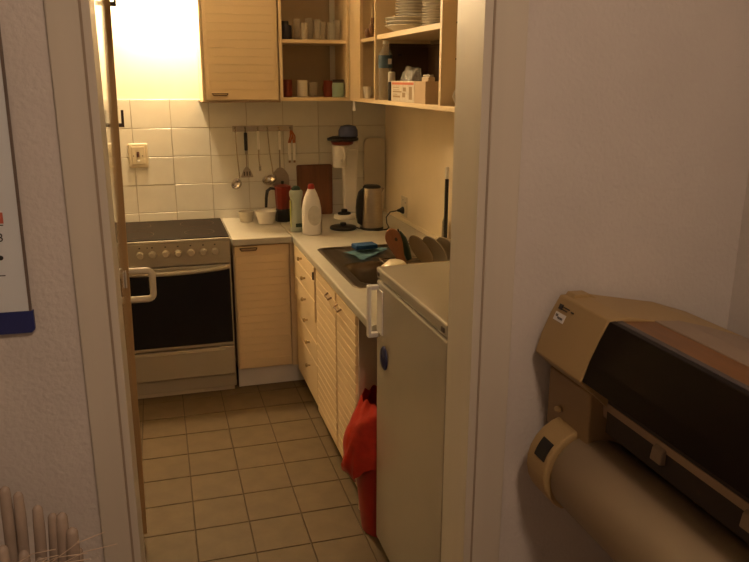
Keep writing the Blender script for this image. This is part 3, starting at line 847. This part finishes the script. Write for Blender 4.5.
# wall lamp above the cooker (just above the frame) - the kitchen's lamp
lp = thing('wall_lamp', (.045, YW, 2.17), 'glowing wall lamp above the cooker', 'lamp')
obj('lamp_base', lathe(BM(), [(.055, 0), (.055, .012), (.03, .03), (.03, .055), (0, .055)], (.045, YB - .002, 2.20), 24, mtx=frame_from((0, -1, 0))), WHITEP, lp, smooth=True)
obj('lamp_globe', ball(BM(), (.045, YB - .125, 2.185), .062, seg=24), LAMPM, lp, smooth=True)

# ================================================================== worktop things
WZ = HC + .0008
ckb = BM()
prism(ckb, rrect(.782, .996, WZ, 1.137, .012), 'y', YW - .030, YW - .012)
obj('cutting_board', ckb, WOOD, origin=(.89, YW - .02, WZ), label='dark brown wooden cutting board standing against the tiles', cat='board')
wbm2 = BM()
prism(wbm2, rrect(1.195, 1.327, WZ, 1.286, .028), 'y', YW - .030, YW - .016, bev=.003)
obj('white_tray', wbm2, mat('old_white_plastic', (.72, .65, .52), .5), origin=(1.24, YW - .02, WZ), label='tall cream plastic board with rounded corners in the wall corner', cat='board')

# moka pot
mk = thing('moka_pot', (.670, 4.165, WZ), 'red moka pot with black base and black handle', 'moka pot')
mc = (.670, 4.165, WZ)
obj('boiler', lathe(BM(), [(.046, 0), (.048, .003), (.044, .066), (.041, .073), (0, .073)], mc, 10), BLACK, mk)
obj('jug', lathe(BM(), [(.040, .073), (.040, .080), (.043, .10), (.047, .185), (.049, .196), (0, .196)], mc, 10), REDM, mk)
obj('lid', lathe(BM(), [(.049, .196), (.046, .203), (.014, .212), (0, .212)], mc, 10), REDM, mk)
obj('lid_knob', lathe(BM(), [(.006, .211), (.009, .220), (.008, .230), (0, .232)], mc, 12), BLACK, mk, smooth=True)
b_ = BM()
tube(b_, [(.626, 4.160, WZ + .188), (.598, 4.155, WZ + .192), (.580, 4.152, WZ + .178), (.573, 4.151, WZ + .14), (.570, 4.151, WZ + .085)], .008, 8, radii=[.007, .008, .010, .009, .008])
obj('handle', b_, BLACK, mk, smooth=True)
obj('spout', prism(BM(), [(.712, WZ + .15), (.732, WZ + .19), (.712, WZ + .192)], 'y', 4.155, 4.175), REDM, mk)
# bowl and small clear container
obj('white_bowl', lathe(BM(), [(.040, 0), (.043, .002), (.059, .066), (.060, .072), (.057, .072), (.040, .006), (0, .006)], (.562, 4.115, WZ), 32), CERAMIC, origin=(.562, 4.115, WZ), smooth=True,
    label='white bowl on the short worktop in front of the moka pot', cat='bowl')
obj('clear_tub', lathe(BM(), [(.034, 0), (.036, .002), (.045, .060), (.043, .060), (.033, .005), (0, .005)], (.462, 4.20, WZ), 28), mat('milky_plastic', (.75, .68, .55), .3, alpha=.55), origin=(.462, 4.20, WZ), smooth=True,
    label='small milky plastic tub left of the white bowl', cat='tub')
# green bottle
gb = thing('dish_soap_bottle', (.687, 3.835, WZ), 'pale green plastic bottle with dark green cap', 'bottle')
gprof = [(.030, 0), (.034, .004), (.034, .075), (.030, .10), (.026, .135), (.028, .170), (.035, .195), (.036, .215), (.030, .224), (0, .225)]
obj('bottle_body', lathe(BM(), gprof, (.687, 3.835, WZ), 28, sx=1.02, sy=.72), PALEGREEN, gb, smooth=True)
obj('bottle_cap', lathe(BM(), [(.024, .224), (.023, .236), (.012, .246), (0, .248)], (.687, 3.835, WZ), 20, sy=.75), GREEN, gb, smooth=True)
obj('side_stripe', bx(.6525, .657, 3.822, 3.840, WZ + .028, WZ + .17, bev=.001), YELGREEN, gb)
obj('dark_label', bx(.678, .712, 3.8105, 3.812, WZ + .028, WZ + .048), GREEN, gb)
# white detergent bottle
db_ = thing('detergent_bottle', (.751, 3.745, WZ), 'white plastic bottle with a red cap', 'bottle')
dprof = [(.044, 0), (.049, .005), (.051, .04), (.053, .10), (.051, .140), (.044, .178), (.032, .212), (.021, .236), (.019, .242), (0, .242)]
obj('bottle_body', lathe(BM(), dprof, (.751, 3.745, WZ), 32, sx=1.0, sy=.62), WHITEP, db_, smooth=True)
obj('bottle_cap', lathe(BM(), [(.018, .240), (.018, .256), (.013, .266), (0, .268)], (.751, 3.745, WZ), 20, sy=.85), mat('red_cap', (.42, .03, .015), .35), db_, smooth=True)
b_ = BM()
ell = [(.760 + .036 * math.cos(t * PI / 12), WZ + .104 + .052 * math.sin(t * PI / 12)) for t in range(24)]
prism(b_, ell, 'y', 3.7105, 3.7125)
obj('front_label', b_, LABELG, db_)
# kettle, its base and cable
kt = thing('electric_kettle', (1.085, 3.81, WZ), 'brushed steel electric kettle with a black handle', 'kettle')
kc = (1.098, 3.81, WZ)
obj('kettle_body', lathe(BM(), [(.060, 0), (.063, .004), (.063, .02), (.054, .215), (.050, .225), (.047, .222), (0, .222)], kc, 36), STEEL, kt, smooth=True)
obj('kettle_lid', lathe(BM(), [(.049, .222), (.049, .232), (.040, .238), (0, .239)], kc, 30), BLACK, kt, smooth=True)
obj('kettle_ring', lathe(BM(), [(.0635, .0), (.0645, .001), (.0645, .012), (.0635, .013)], kc, 30), BLACK, kt, smooth=True)
hp_ = [(1.062, .228), (1.036, .222), (1.018, .205), (1.007, .165), (1.003, .12), (1.004, .07), (1.010, .035), (1.032, .022), (1.040, .03), (1.040, .06), (1.046, .12), (1.050, .19), (1.052, .215)]
obj('kettle_handle', prism(BM(), [(x + .006, WZ + z_) for x, z_ in hp_], 'y', 3.792, 3.818, bev=.004), BLACK, kt)
obj('kettle_spout', prism(BM(), [(1.146, WZ + .19), (1.168, WZ + .222), (1.143, WZ + .224)], 'y', 3.80, 3.82), STEEL, kt)
kb_ = thing('kettle_base', (.945, 3.845, WZ), 'round black kettle power base lying in front of the kettle', 'kettle base')
obj('base_disc', lathe(BM(), [(.070, 0), (.074, .004), (.072, .014), (.052, .020), (0, .021)], (.945, 3.845, WZ), 32), BLACK, kb_, smooth=True)
obj('connector', lathe(BM(), [(.018, .019), (.017, .034), (.008, .037), (0, .037)], (.945, 3.845, WZ), 18), BLACK, kb_, smooth=True)
obj('cable', tube(BM(), [(1.016, 3.825, WZ + .006), (1.055, 3.765, WZ + .004), (1.11, 3.728, WZ + .004), (1.165, 3.745, WZ + .004), (1.19, 3.79, WZ + .006), (1.20, 3.86, WZ + .015), (1.215, 3.92, WZ + .038), (1.25, 3.955, WZ + .060), (1.30, 3.958, WZ + .066)], .0035, 8), BLACK, kb_, smooth=True)
obj('plug', lathe(BM(), [(.006, 0), (.010, .012), (.019, .028), (.021, .030), (.021, .036), (0, .036)], (1.293, 3.958, WZ + .066), 18, mtx=frame_from((1, 0, 0))), BLACK, kb_, smooth=True)
sk = thing('wall_socket', (XR, 3.955, .93), 'cream double wall socket on the right kitchen wall', 'socket')
obj('socket_plate', bx(XR - .006, XR - .0005, 3.90, 4.00, .868, .985, bev=.003), mat('aged_cream_plastic', (.66, .58, .42), .35), sk)
obj('pin_hole', lathe(BM(), [(.004, 0), (.004, .001), (0, .001)], (XR - .0058, 3.965, .962), 8, mtx=frame_from((-1, 0, 0))), INK, sk)
obj('pin_hole', lathe(BM(), [(.004, 0), (.004, .001), (0, .001)], (XR - .0058, 3.925, .950), 8, mtx=frame_from((-1, 0, 0))), INK, sk)

# upright appliance: base, column, jug with red band, black and blue top
ap = thing('stand_mixer', (1.03, 4.16, WZ), 'slim white column appliance with red band and blue-black top', 'appliance')
obj('base_plate', lathe(BM(), [(.070, 0), (.072, .004), (.068, .020), (.05, .026), (0, .026)], (1.045, 4.16, WZ), 32, sx=1.08, sy=.95), WHITEP, ap, smooth=True)
obj('base_cap', lathe(BM(), [(.040, .026), (.038, .034), (.018, .038), (.018, .052), (.014, .055), (0, .055)], (1.028, 4.150, WZ), 24), BLACK, ap, smooth=True)
bm = BM()
prism(bm, [(1.040, WZ + .026), (1.112, WZ + .026), (1.122, WZ + .40), (1.030, WZ + .40)], 'y', 4.175, 4.225, bev=.008)
obj('column', bm, WHITEP, ap)
obj('jug', lathe(BM(), [(.038, .300), (.040, .304), (.044, .425), (0, .425)], (1.005, 4.155, WZ), 28), WHITEP, ap, smooth=True)
obj('jug_handle', tube(BM(), [(1.010, 4.113, WZ + .415), (1.016, 4.092, WZ + .405), (1.020, 4.088, WZ + .37), (1.014, 4.098, WZ + .345), (1.006, 4.116, WZ + .343)], .006, 8), WHITEP, ap, smooth=True)
obj('red_band', lathe(BM(), [(.044, .425), (.055, .430), (.060, .446), (0, .446)], (1.022, 4.160, WZ), 28, sx=1.10), REDM, ap, smooth=True)
obj('black_rim', lathe(BM(), [(.060, .446), (.085, .452), (.086, .464), (.06, .474), (0, .474)], (1.027, 4.165, WZ), 32, sx=1.06, sy=.9), BLACK, ap, smooth=True)
obj('blue_top', lathe(BM(), [(.054, .472), (.056, .478), (.055, .508), (.044, .530), (.015, .538), (0, .538)], (1.058, 4.165, WZ), 28, mtx=Matrix.Rotation(.0, 3, 'X')), BLUECAP, ap, smooth=True)
obj('motor_head', prism(BM(), [(1.02, WZ + .40), (1.122, WZ + .40), (1.118, WZ + .446), (1.03, WZ + .446)], 'y', 4.165, 4.215, bev=.008), WHITEP, ap)

# sponge and cloth on the drainer
cl = BM()
N = 14
g = []
for i in range(N + 1):
    row = []
    for j in range(N + 1):
        a, b2 = i / N, j / N
        # quad corners: left, near, right, far
        p = Vector((.80, 3.26)) * (1 - a) * (1 - b2) + Vector((.845, 3.085)) * a * (1 - b2) + Vector((1.03, 3.28)) * a * b2 + Vector((.96, 3.345)) * (1 - a) * b2
        zz = HC + .0065 + .010 * abs(mnoise.noise(Vector((p.x * 14, p.y * 10, 1)))) + .010 * max(0, math.sin(a * 3.0 + b2 * 5)) * (1 - abs(2 * a - 1))
        row.append(cl.verts.new((p.x, p.y, zz)))
    g.append(row)
for i in range(N):
    for j in range(N):
        cl.faces.new((g[i][j], g[i + 1][j], g[i + 1][j + 1], g[i][j + 1]))
r_ = bmesh.ops.solidify(cl, geom=list(cl.faces), thickness=.002)
obj('dish_cloth', cl, CLOTH, origin=(.91, 3.24, HC + .006), smooth=True, label='light blue dish cloth spread on the sink drainer', cat='cloth')
spb = bx(-.055, .055, -.035, .035, 0, .022, bev=.005)
sp = obj('sponge', spb, SPONGE, local=True, origin=(.905, 3.262, HC + .021), label='blue sponge lying on the light blue cloth', cat='sponge')
sp.rotation_euler = (0, 0, .12)

# dish rack with crockery, standing over the sink bowl
rk = thing('dish_rack', (1.10, 2.88, HC), 'chrome wire dish rack over the sink beside the wall', 'dish rack')
RX0, RX1, RY0, RY1, RZ = .92, 1.28, 2.68, 3.07, HC + .012
b_ = BM()
tube(b_, [(RX0, RY0, RZ), (RX1, RY0, RZ), (RX1, RY1, RZ), (RX0, RY1, RZ), (RX0, RY0, RZ)], .003, 8)
for i in range(9):
    y = RY0 + (RY1 - RY0) * (i + .5) / 9
    tube(b_, [(RX0, y, RZ), (RX1, y, RZ)], .0018, 6)
obj('rack_floor', b_, CHROME, rk, smooth=True)
b_ = BM()
tube(b_, [(RX0, RY0, RZ + .07), (RX1, RY0, RZ + .07), (RX1, RY1, RZ + .075), (RX0 + .1, RY1, RZ + .075)], .003, 8)
for x, y in ((RX0, RY0), (RX1, RY0), (RX1, RY1), (RX0 + .1, RY1)):
    tube(b_, [(x, y, RZ - .006), (x, y, RZ + (.075 if y > 3 else .07))], .0025, 6)
obj('rack_rail', b_, CHROME, rk, smooth=True)
PLN = Vector((-.80, -.25, -.42)).normalized()
plm = None
PW = mat('stoneware_shaded', (.26, .19, .11), .3)  # underside shade of the first plate, painted as brown
for i in range(4):
    c = Vector((1.078 + .052 * i, 2.925 - .030 * i, RZ + .070))
    r = .078
    b_ = lathe(BM(), plate_prof(r, .014), c, 36, mtx=frame_from(PLN))
    obj('drying_plate', b_, PW if i == 0 else mat('pale_stoneware', (.50, .43, .32), .3), origin=c, smooth=True,
        label=('plate coloured in underside shade, leftmost of those leaning in the dish rack', 'white plate leaning second in the dish rack', 'white plate leaning third in the dish rack', 'white plate leaning nearest the wall in the dish rack')[i],
        cat='plate', group='plates in the dish rack')
# wooden board with hole, leaning
bm = BM()
poly = []
for t in range(0, 19):
    a = PI * t / 18
    poly.append((.034 * math.cos(a), .122 + .048 * math.sin(a)))
poly += [(-.030, .09), (-.018, .045), (-.016, 0), (.016, 0), (.018, .045), (.031, .09)]
prism(bm, poly, 'y', -.006, .006, bev=.002)
wdn = obj('wooden_spatula', bm, WOOD2, local=True, origin=(.992, 2.95, RZ + .004), label='reddish wooden spatula with a hole leaning in the dish rack', cat='spatula')
wdn.rotation_euler = (math.radians(8), math.radians(-21), math.radians(-14))
hole = obj('hole', prism(BM(), [(.006 * math.cos(t * PI / 6) + .010, .118 + .009 * math.sin(t * PI / 6)) for t in range(12)], 'y', -.0072, -.0055), DARKBROWN, wdn, local=True)
b_ = BM()
tube(b_, [(0, 0, 0), (0, 0, .05), (0, 0, .10), (0, 0, .135)], .02, 14, radii=[.012, .020, .022, .010])
gbr = thing('scrubbing_brush', (1.046, 3.02, RZ + .004), 'dark green bottle brush standing between spatula and plates', 'brush')
obj('bristles', b_, GREEN, gbr, local=True, smooth=True)
obj('brush_stem', tube(BM(), [(0, 0, .13), (0, 0, .150)], .004, 8), BLACK, gbr, local=True)
gbr.rotation_euler = (0, math.radians(-22), 0)
bwl = obj('drying_bowl', lathe(BM(), [(.030, .038), (.036, .036), (.064, .006), (.064, .0), (.061, 0), (.032, .033), (0, .034)], (0, 0, 0), 30), mat('cream_bowl', (.72, .64, .46), .25), local=True, origin=(.925, 2.845, RZ + .006),
          smooth=True, label='cream bowl turned upside down at the rack edge', cat='bowl')
bwl.rotation_euler = (.10, .05, 0)
# long black brush with white tip against the right wall
lb = thing('long_brush', (1.31, 3.25, WZ), 'long black brush with a white tip leaning on the wall', 'brush')
obj('brush_foot', bx(1.295, 1.317, 3.236, 3.262, WZ, WZ + .045, bev=.003), WHITEP, lb)
obj('brush_shaft', bx(1.300, 1.316, 3.242, 3.258, WZ + .045, WZ + .335, bev=.003), BLACK, lb)
obj('brush_tip', bx(1.300, 1.316, 3.242, 3.258, WZ + .335, WZ + .392, bev=.005), WHITEP, lb)
obj('brush_blade', prism(BM(), [(3.262, WZ + .02), (3.292, WZ + .03), (3.290, WZ + .12), (3.262, WZ + .16)], 'x', 1.305, 1.312), STEEL, lb)

# ================================================================== HALL: poster
px1, pz0, pz1, pzb = -.2475, 1.165, 1.95, 1.207
PYF = Y0 - .0015
po = thing('wall_calendar', (px1, Y0, pz0), 'white wall calendar with blue bottom strip left of the doorway', 'calendar')
CALP = mat('calendar_paper', (.66, .70, .73), .35, var=.02)
obj('sheet', bx(-.65, px1 - .004, PYF - .008, PYF, pzb, pz1, bev=.0005), CALP, po)
obj('edge', bx(px1 - .004, px1, PYF - .009, PYF, pzb, pz1), POSTEDGE, po)
obj('bottom_strip', prism(BM(), [(-.65, pz0 + .006), (-.644, pz0), (px1 - .003, pz0), (px1 + .003, pz0 + .006), (px1 + .003, pzb), (-.65, pzb)], 'y', PYF - .010, PYF), mat('calendar_blue', (.022, .03, .15), .45), po, label='dark blue bottom strip')
for zz in (1.424, 1.369, 1.276):
    obj('ruled_line', bx(-.36, -.278 - (.006 if zz < 1.3 else 0), PYF - .0086, PYF - .008, zz, zz + .0018), INK, po)
obj('red_field', bx(-.36, -.277, PYF - .0086, PYF - .008, 1.373, 1.393), REDINK, po)
obj('dot', lathe(BM(), [(.0045, 0), (.0045, .0006), (0, .0006)], (-.2885, PYF - .008, 1.310), 14, mtx=frame_from((0, -1, 0))), INK, po)
fc = bpy.data.curves.new('numeral', 'FONT')
fc.body = '3'
fc.size = .022
fc.extrude = .0003
fo = bpy.data.objects.new('numeral_source', fc)
C.objects.link(fo)
dg = bpy.context.evaluated_depsgraph_get()
me = bpy.data.meshes.new_from_object(fo.evaluated_get(dg))
bpy.data.objects.remove(fo)
me.materials.clear(); me.materials.append(INK)
nm = bpy.data.objects.new('numeral', me)
C.objects.link(nm)
nm.parent = po
nm.location = Vector((-.2905, PYF - .0084, 1.340)) - WL[po.name]
nm.rotation_euler = (PI / 2, 0, 0)
po.rotation_euler = (0, .012, 0)

# ================================================================== HALL: plotter (long axis along Y, front towards -X)
PYE = 1.415       # far end, next to the door wall
plt = thing('wide_format_plotter', (1.05, .55, 0), 'beige wide-format plotter with dark smoked cover beside the doorway', 'plotter')
A = (.797, 1.026); B = (.852, 1.156)
END = -.35
# far end housing
cap = [A, (.812, 1.068), (.832, 1.115), B, (.900, 1.157), (1.10, 1.118), (1.20, 1.085), (1.20, .93), (.90, .93), (.842, .985)]
ec = obj('end_housing', prism(BM(), cap, 'y', 1.222, PYE, bev=.004), PLOT, plt)
obj('end_housing_ridge', prism(BM(), [(.862, 1.155), (.868, 1.164), (.905, 1.163), (.93, 1.150)], 'y', 1.375, PYE - .005, bev=.002), PLOT, plt)
# print on the housing front (small logo, line of text, white label)
sl = Vector((B[0] - A[0], 0, B[1] - A[1])).normalized()
nrm = Vector((-sl.z, 0, sl.x))
def on_face(u, v):       # u along -Y from the far end, v up the slope from A
    p = Vector((A[0], PYE - u, A[1])) + sl * v
    if v > .04:
        p = p
    return p
def decal(name, u0, u1, v0, v1, m):
    b_ = BM()
    ps = [on_face(u0, v0), on_face(u1, v0), on_face(u1, v1), on_face(u0, v1)]
    lo = [b_.verts.new(p + nrm * .0015) for p in ps]
    hi = [b_.verts.new(p + nrm * .0042) for p in ps]
    b_.faces.new(lo); b_.faces.new(hi)
    for i in range(4):
        j = (i + 1) % 4
        b_.faces.new((lo[i], lo[j], hi[j], hi[i]))
    return obj(name, b_, m, ec)
decal('logo_square', .022, .034, .112, .124, INK)
for k, (u0, u1) in enumerate(((.038, .062), (.038, .056))):
    decal('print_line', u0, u1, .119 - .006 * k, .121 - .006 * k, INK)
decal('print_line', .072, .080, .116, .119, INK)
decal('white_label', .020, .060, .086, .105, PAPER)
decal('label_scribble', .024, .034, .095, .101, INK)
decal('label_scribble', .034, .054, .091, .096, INK)
# smoked cover window
cov = [(.800, 1.028), (.815, 1.070), (.834, 1.113), (.853, 1.152), (.868, 1.153), (.868, 1.10), (.84, 1.03)]
cv = obj('smoked_cover', prism(BM(), cov, 'y', END, 1.2215, bev=.002), SMOKED, plt, label='dark smoked plastic cover')
obj('cover_edge', bx(.868, .884, END, 1.2215, 1.138, 1.152, bev=.002), mat('cover_edge_grey', (.06, .05, .05), .4), plt)
obj('reflection_strip', prism(BM(), [(.884, 1.150), (.960, 1.143), (.960, 1.12), (.884, 1.12)], 'y', END, 1.2215), PLOTBROWN, plt, label='brown reflection strip behind the cover')  # brown reflection in the glass top, painted as a solid strip
obj('rear_cover', prism(BM(), [(.960, 1.146), (1.02, 1.140), (1.10, 1.118), (1.20, 1.085), (1.20, .93), (.96, .93)], 'y', END, 1.2215, bev=.003), PLOTTOP, plt)
# inner body below the cover, platen bar with tabs
obj('platen', bx(.868, .96, END, 1.2215, .905, 1.12), mat('platen_dark', (.03, .02, .016), .6), plt)
obj('lower_ledge', prism(BM(), [(.812, 1.024), (.842, 1.024), (.890, .985), (.890, .975), (.862, .985)], 'y', END, 1.2215), mat('cover_edge_grey', (.06, .05, .05), .4), plt)
br = obj('paper_bar', prism(BM(), [(.866, .972), (.894, .964), (.894, .915), (.870, .934)], 'y', END, 1.238, bev=.002), mat('paper_bar_beige', (.34, .24, .16), .5), plt)
for yy in (1.03, .80, .57, .34, .11, -.12):
    obj('paper_tab', prism(BM(), [(.860, .955), (.872, .965), (.872, .928), (.856, .930)], 'y', yy, yy + .032, bev=.003), PLOTTOP, br)
# side panel and arm
obj('side_panel', bx(.838, 1.20, 1.240, PYE - .003, .845, .985, bev=.004), PLOTDK, plt)
obj('side_knob', lathe(BM(), [(.005, 0), (.008, .004), (.006, .014), (0, .015)], (.838, 1.352, .902), 14, mtx=frame_from((-1, 0, .3))), PLOT, plt, smooth=True)
RC, RR = Vector((.868, .782)), .0935
arm = []
for t in range(0, 13):
    a = math.radians(75 + 165 * t / 12)
    arm.append((RC.x + (RR + .010) * math.cos(a) - .002, RC.y + (RR + .010) * math.sin(a)))
arm = [(1.05, .885), (.93, .884)] + arm + [(.90, .70), (1.05, .70)]
ar = obj('arm', prism(BM(), arm, 'y', 1.278, 1.362, bev=.006), PLOT, plt)
b_ = BM()
a0, a1 = math.radians(138), math.radians(163)
for r0 in (0,):
    pts2 = []
    for k in range(7):
        a = a0 + (a1 - a0) * k / 6
        pts2.append((RC.x + (RR + .0115) * math.cos(a) - .002, RC.y + (RR + .0115) * math.sin(a)))
    for k in range(6, -1, -1):
        a = a0 + (a1 - a0) * k / 6
        pts2.append((RC.x + (RR + .004) * math.cos(a) - .004, RC.y + (RR + .004) * math.sin(a)))
    prism(b_, pts2, 'y', 1.290, 1.332)
obj('arm_slot', b_, BLACK, ar, label='black slot')
roll = BM()
lathe(roll, [(.02, 0), (RR - .004, 0), (RR, .006), (RR, 1.276 - END - .006), (RR - .004, 1.276 - END), (.02, 1.276 - END)], (RC.x, END, RC.y), 64, mtx=frame_from((0, 1, 0)))
obj('roll_cover', roll, PLOTROLL, plt, smooth=True, label='grey-beige rounded roll cover')
obj('end_housing', prism(BM(), cap, 'y', END - .2, END - .001, bev=.004), PLOT, plt)
obj('side_panel', bx(.838, 1.20, END - .1, END - .002, .60, .985, bev=.004), PLOTDK, plt)
for yy in (1.28, END + .05):
    obj('stand_leg', bx(1.08, 1.16, yy - .04, yy + .04, .05, .70, bev=.006), PLOTDK, plt)
    obj('stand_foot', bx(.95, 1.30, yy - .04, yy + .04, -.003, .05, bev=.010), PLOTDK, plt)
obj('rear_body', bx(.985, 1.20, END, 1.235, .70, .93), PLOTDK, plt)

# ================================================================== HALL: clump of pale stalks, lower left
plc = Vector((-.315, 1.18, 0))
pp = thing('potted_plant', plc, 'clump of pale glossy finger-like stalks with dry straw, lower left', 'plant')
obj('planter', lathe(BM(), [(.085, -.003), (.09, .0), (.105, .50), (.112, .51), (.112, .54), (.10, .54), (.095, .50), (0, .50)], plc, 28), TERRA, pp, smooth=True)
tops = [(-.318, .962), (-.291, .954), (-.271, .942), (-.244, .911), (-.223, .889), (-.208, .886), (-.193, .858), (-.186, .814), (-.345, .958), (-.37, .945),
        (-.295, .872), (-.263, .862), (-.240, .845), (-.212, .822), (-.285, .828), (-.33, .885), (-.255, .80), (-.232, .79), (-.36, .88), (-.31, .80), (-.345, .82)]
for i, (tx, tz) in enumerate(tops):
    back = i < 10
    ty = 1.24 if back else 1.185
    ty += random.uniform(-.006, .006)
    b_ = BM()
    ba = Vector((plc.x + (tx - plc.x) * .35, plc.y + (.03 if back else -.01), .50))
    tpv = Vector((tx, ty, tz - .006))
    n = 12
    pts, rad = [], []
    R = random.uniform(.0090, .0115) if i != 7 else .007
    for k in range(n + 1):
        t = k / n
        p = ba.lerp(tpv, t)
        s_ = (1 - t) * t
        p.x += (tx - plc.x) * .55 * s_
        p.y += (ty - plc.y) * .4 * s_
        pts.append(p)
        rad.append(R * (.70 + .30 * min(1, t * 2.5)) * (1 if t < .95 else .88))
    d_ = (pts[-1] - pts[-2]).normalized()
    pts += [tpv + d_ * R * .45, tpv + d_ * R * .75, tpv + d_ * R * .9]
    rad += [R * .68, R * .38, R * .08]
    tube(b_, pts, R, 12, radii=rad)
    obj('stalk', b_, PALESTALK, pp, smooth=75)
for i in range(30):
    a = random.uniform(.1, .6) if i % 3 else random.uniform(-.4, 1.2)
    x0 = random.uniform(-.30, -.21)
    y0 = random.uniform(1.12, 1.17)
    z0 = random.uniform(.76, .85)
    L = random.uniform(.05, .11)
    p0 = Vector((x0, y0, z0))
    p1 = p0 + Vector((math.cos(a) * L, random.uniform(-.02, .03), math.sin(a) * L * .6 + .012))
    mid = (p0 + p1) / 2 + Vector((0, 0, .008))
    obj('straw', tube(BM(), [p0, mid, p1], .0008, 5), STRAW, pp)

# ================================================================== HALL: ceiling lamp (behind and above the viewer)
hl = thing('hall_ceiling_lamp', (.42, -.05, ZC), 'round hall ceiling lamp above the plotter', 'lamp')
obj('lamp_base', lathe(BM(), [(.13, 0), (.13, -.015), (0, -.016)], (.42, -.05, ZC - .001), 28), WHITEP, hl, smooth=True)
obj('lamp_globe', lathe(BM(), [(.12, -.017), (.115, -.05), (.08, -.08), (0, -.09)], (.42, -.05, ZC), 28), HALLM, hl, smooth=True)
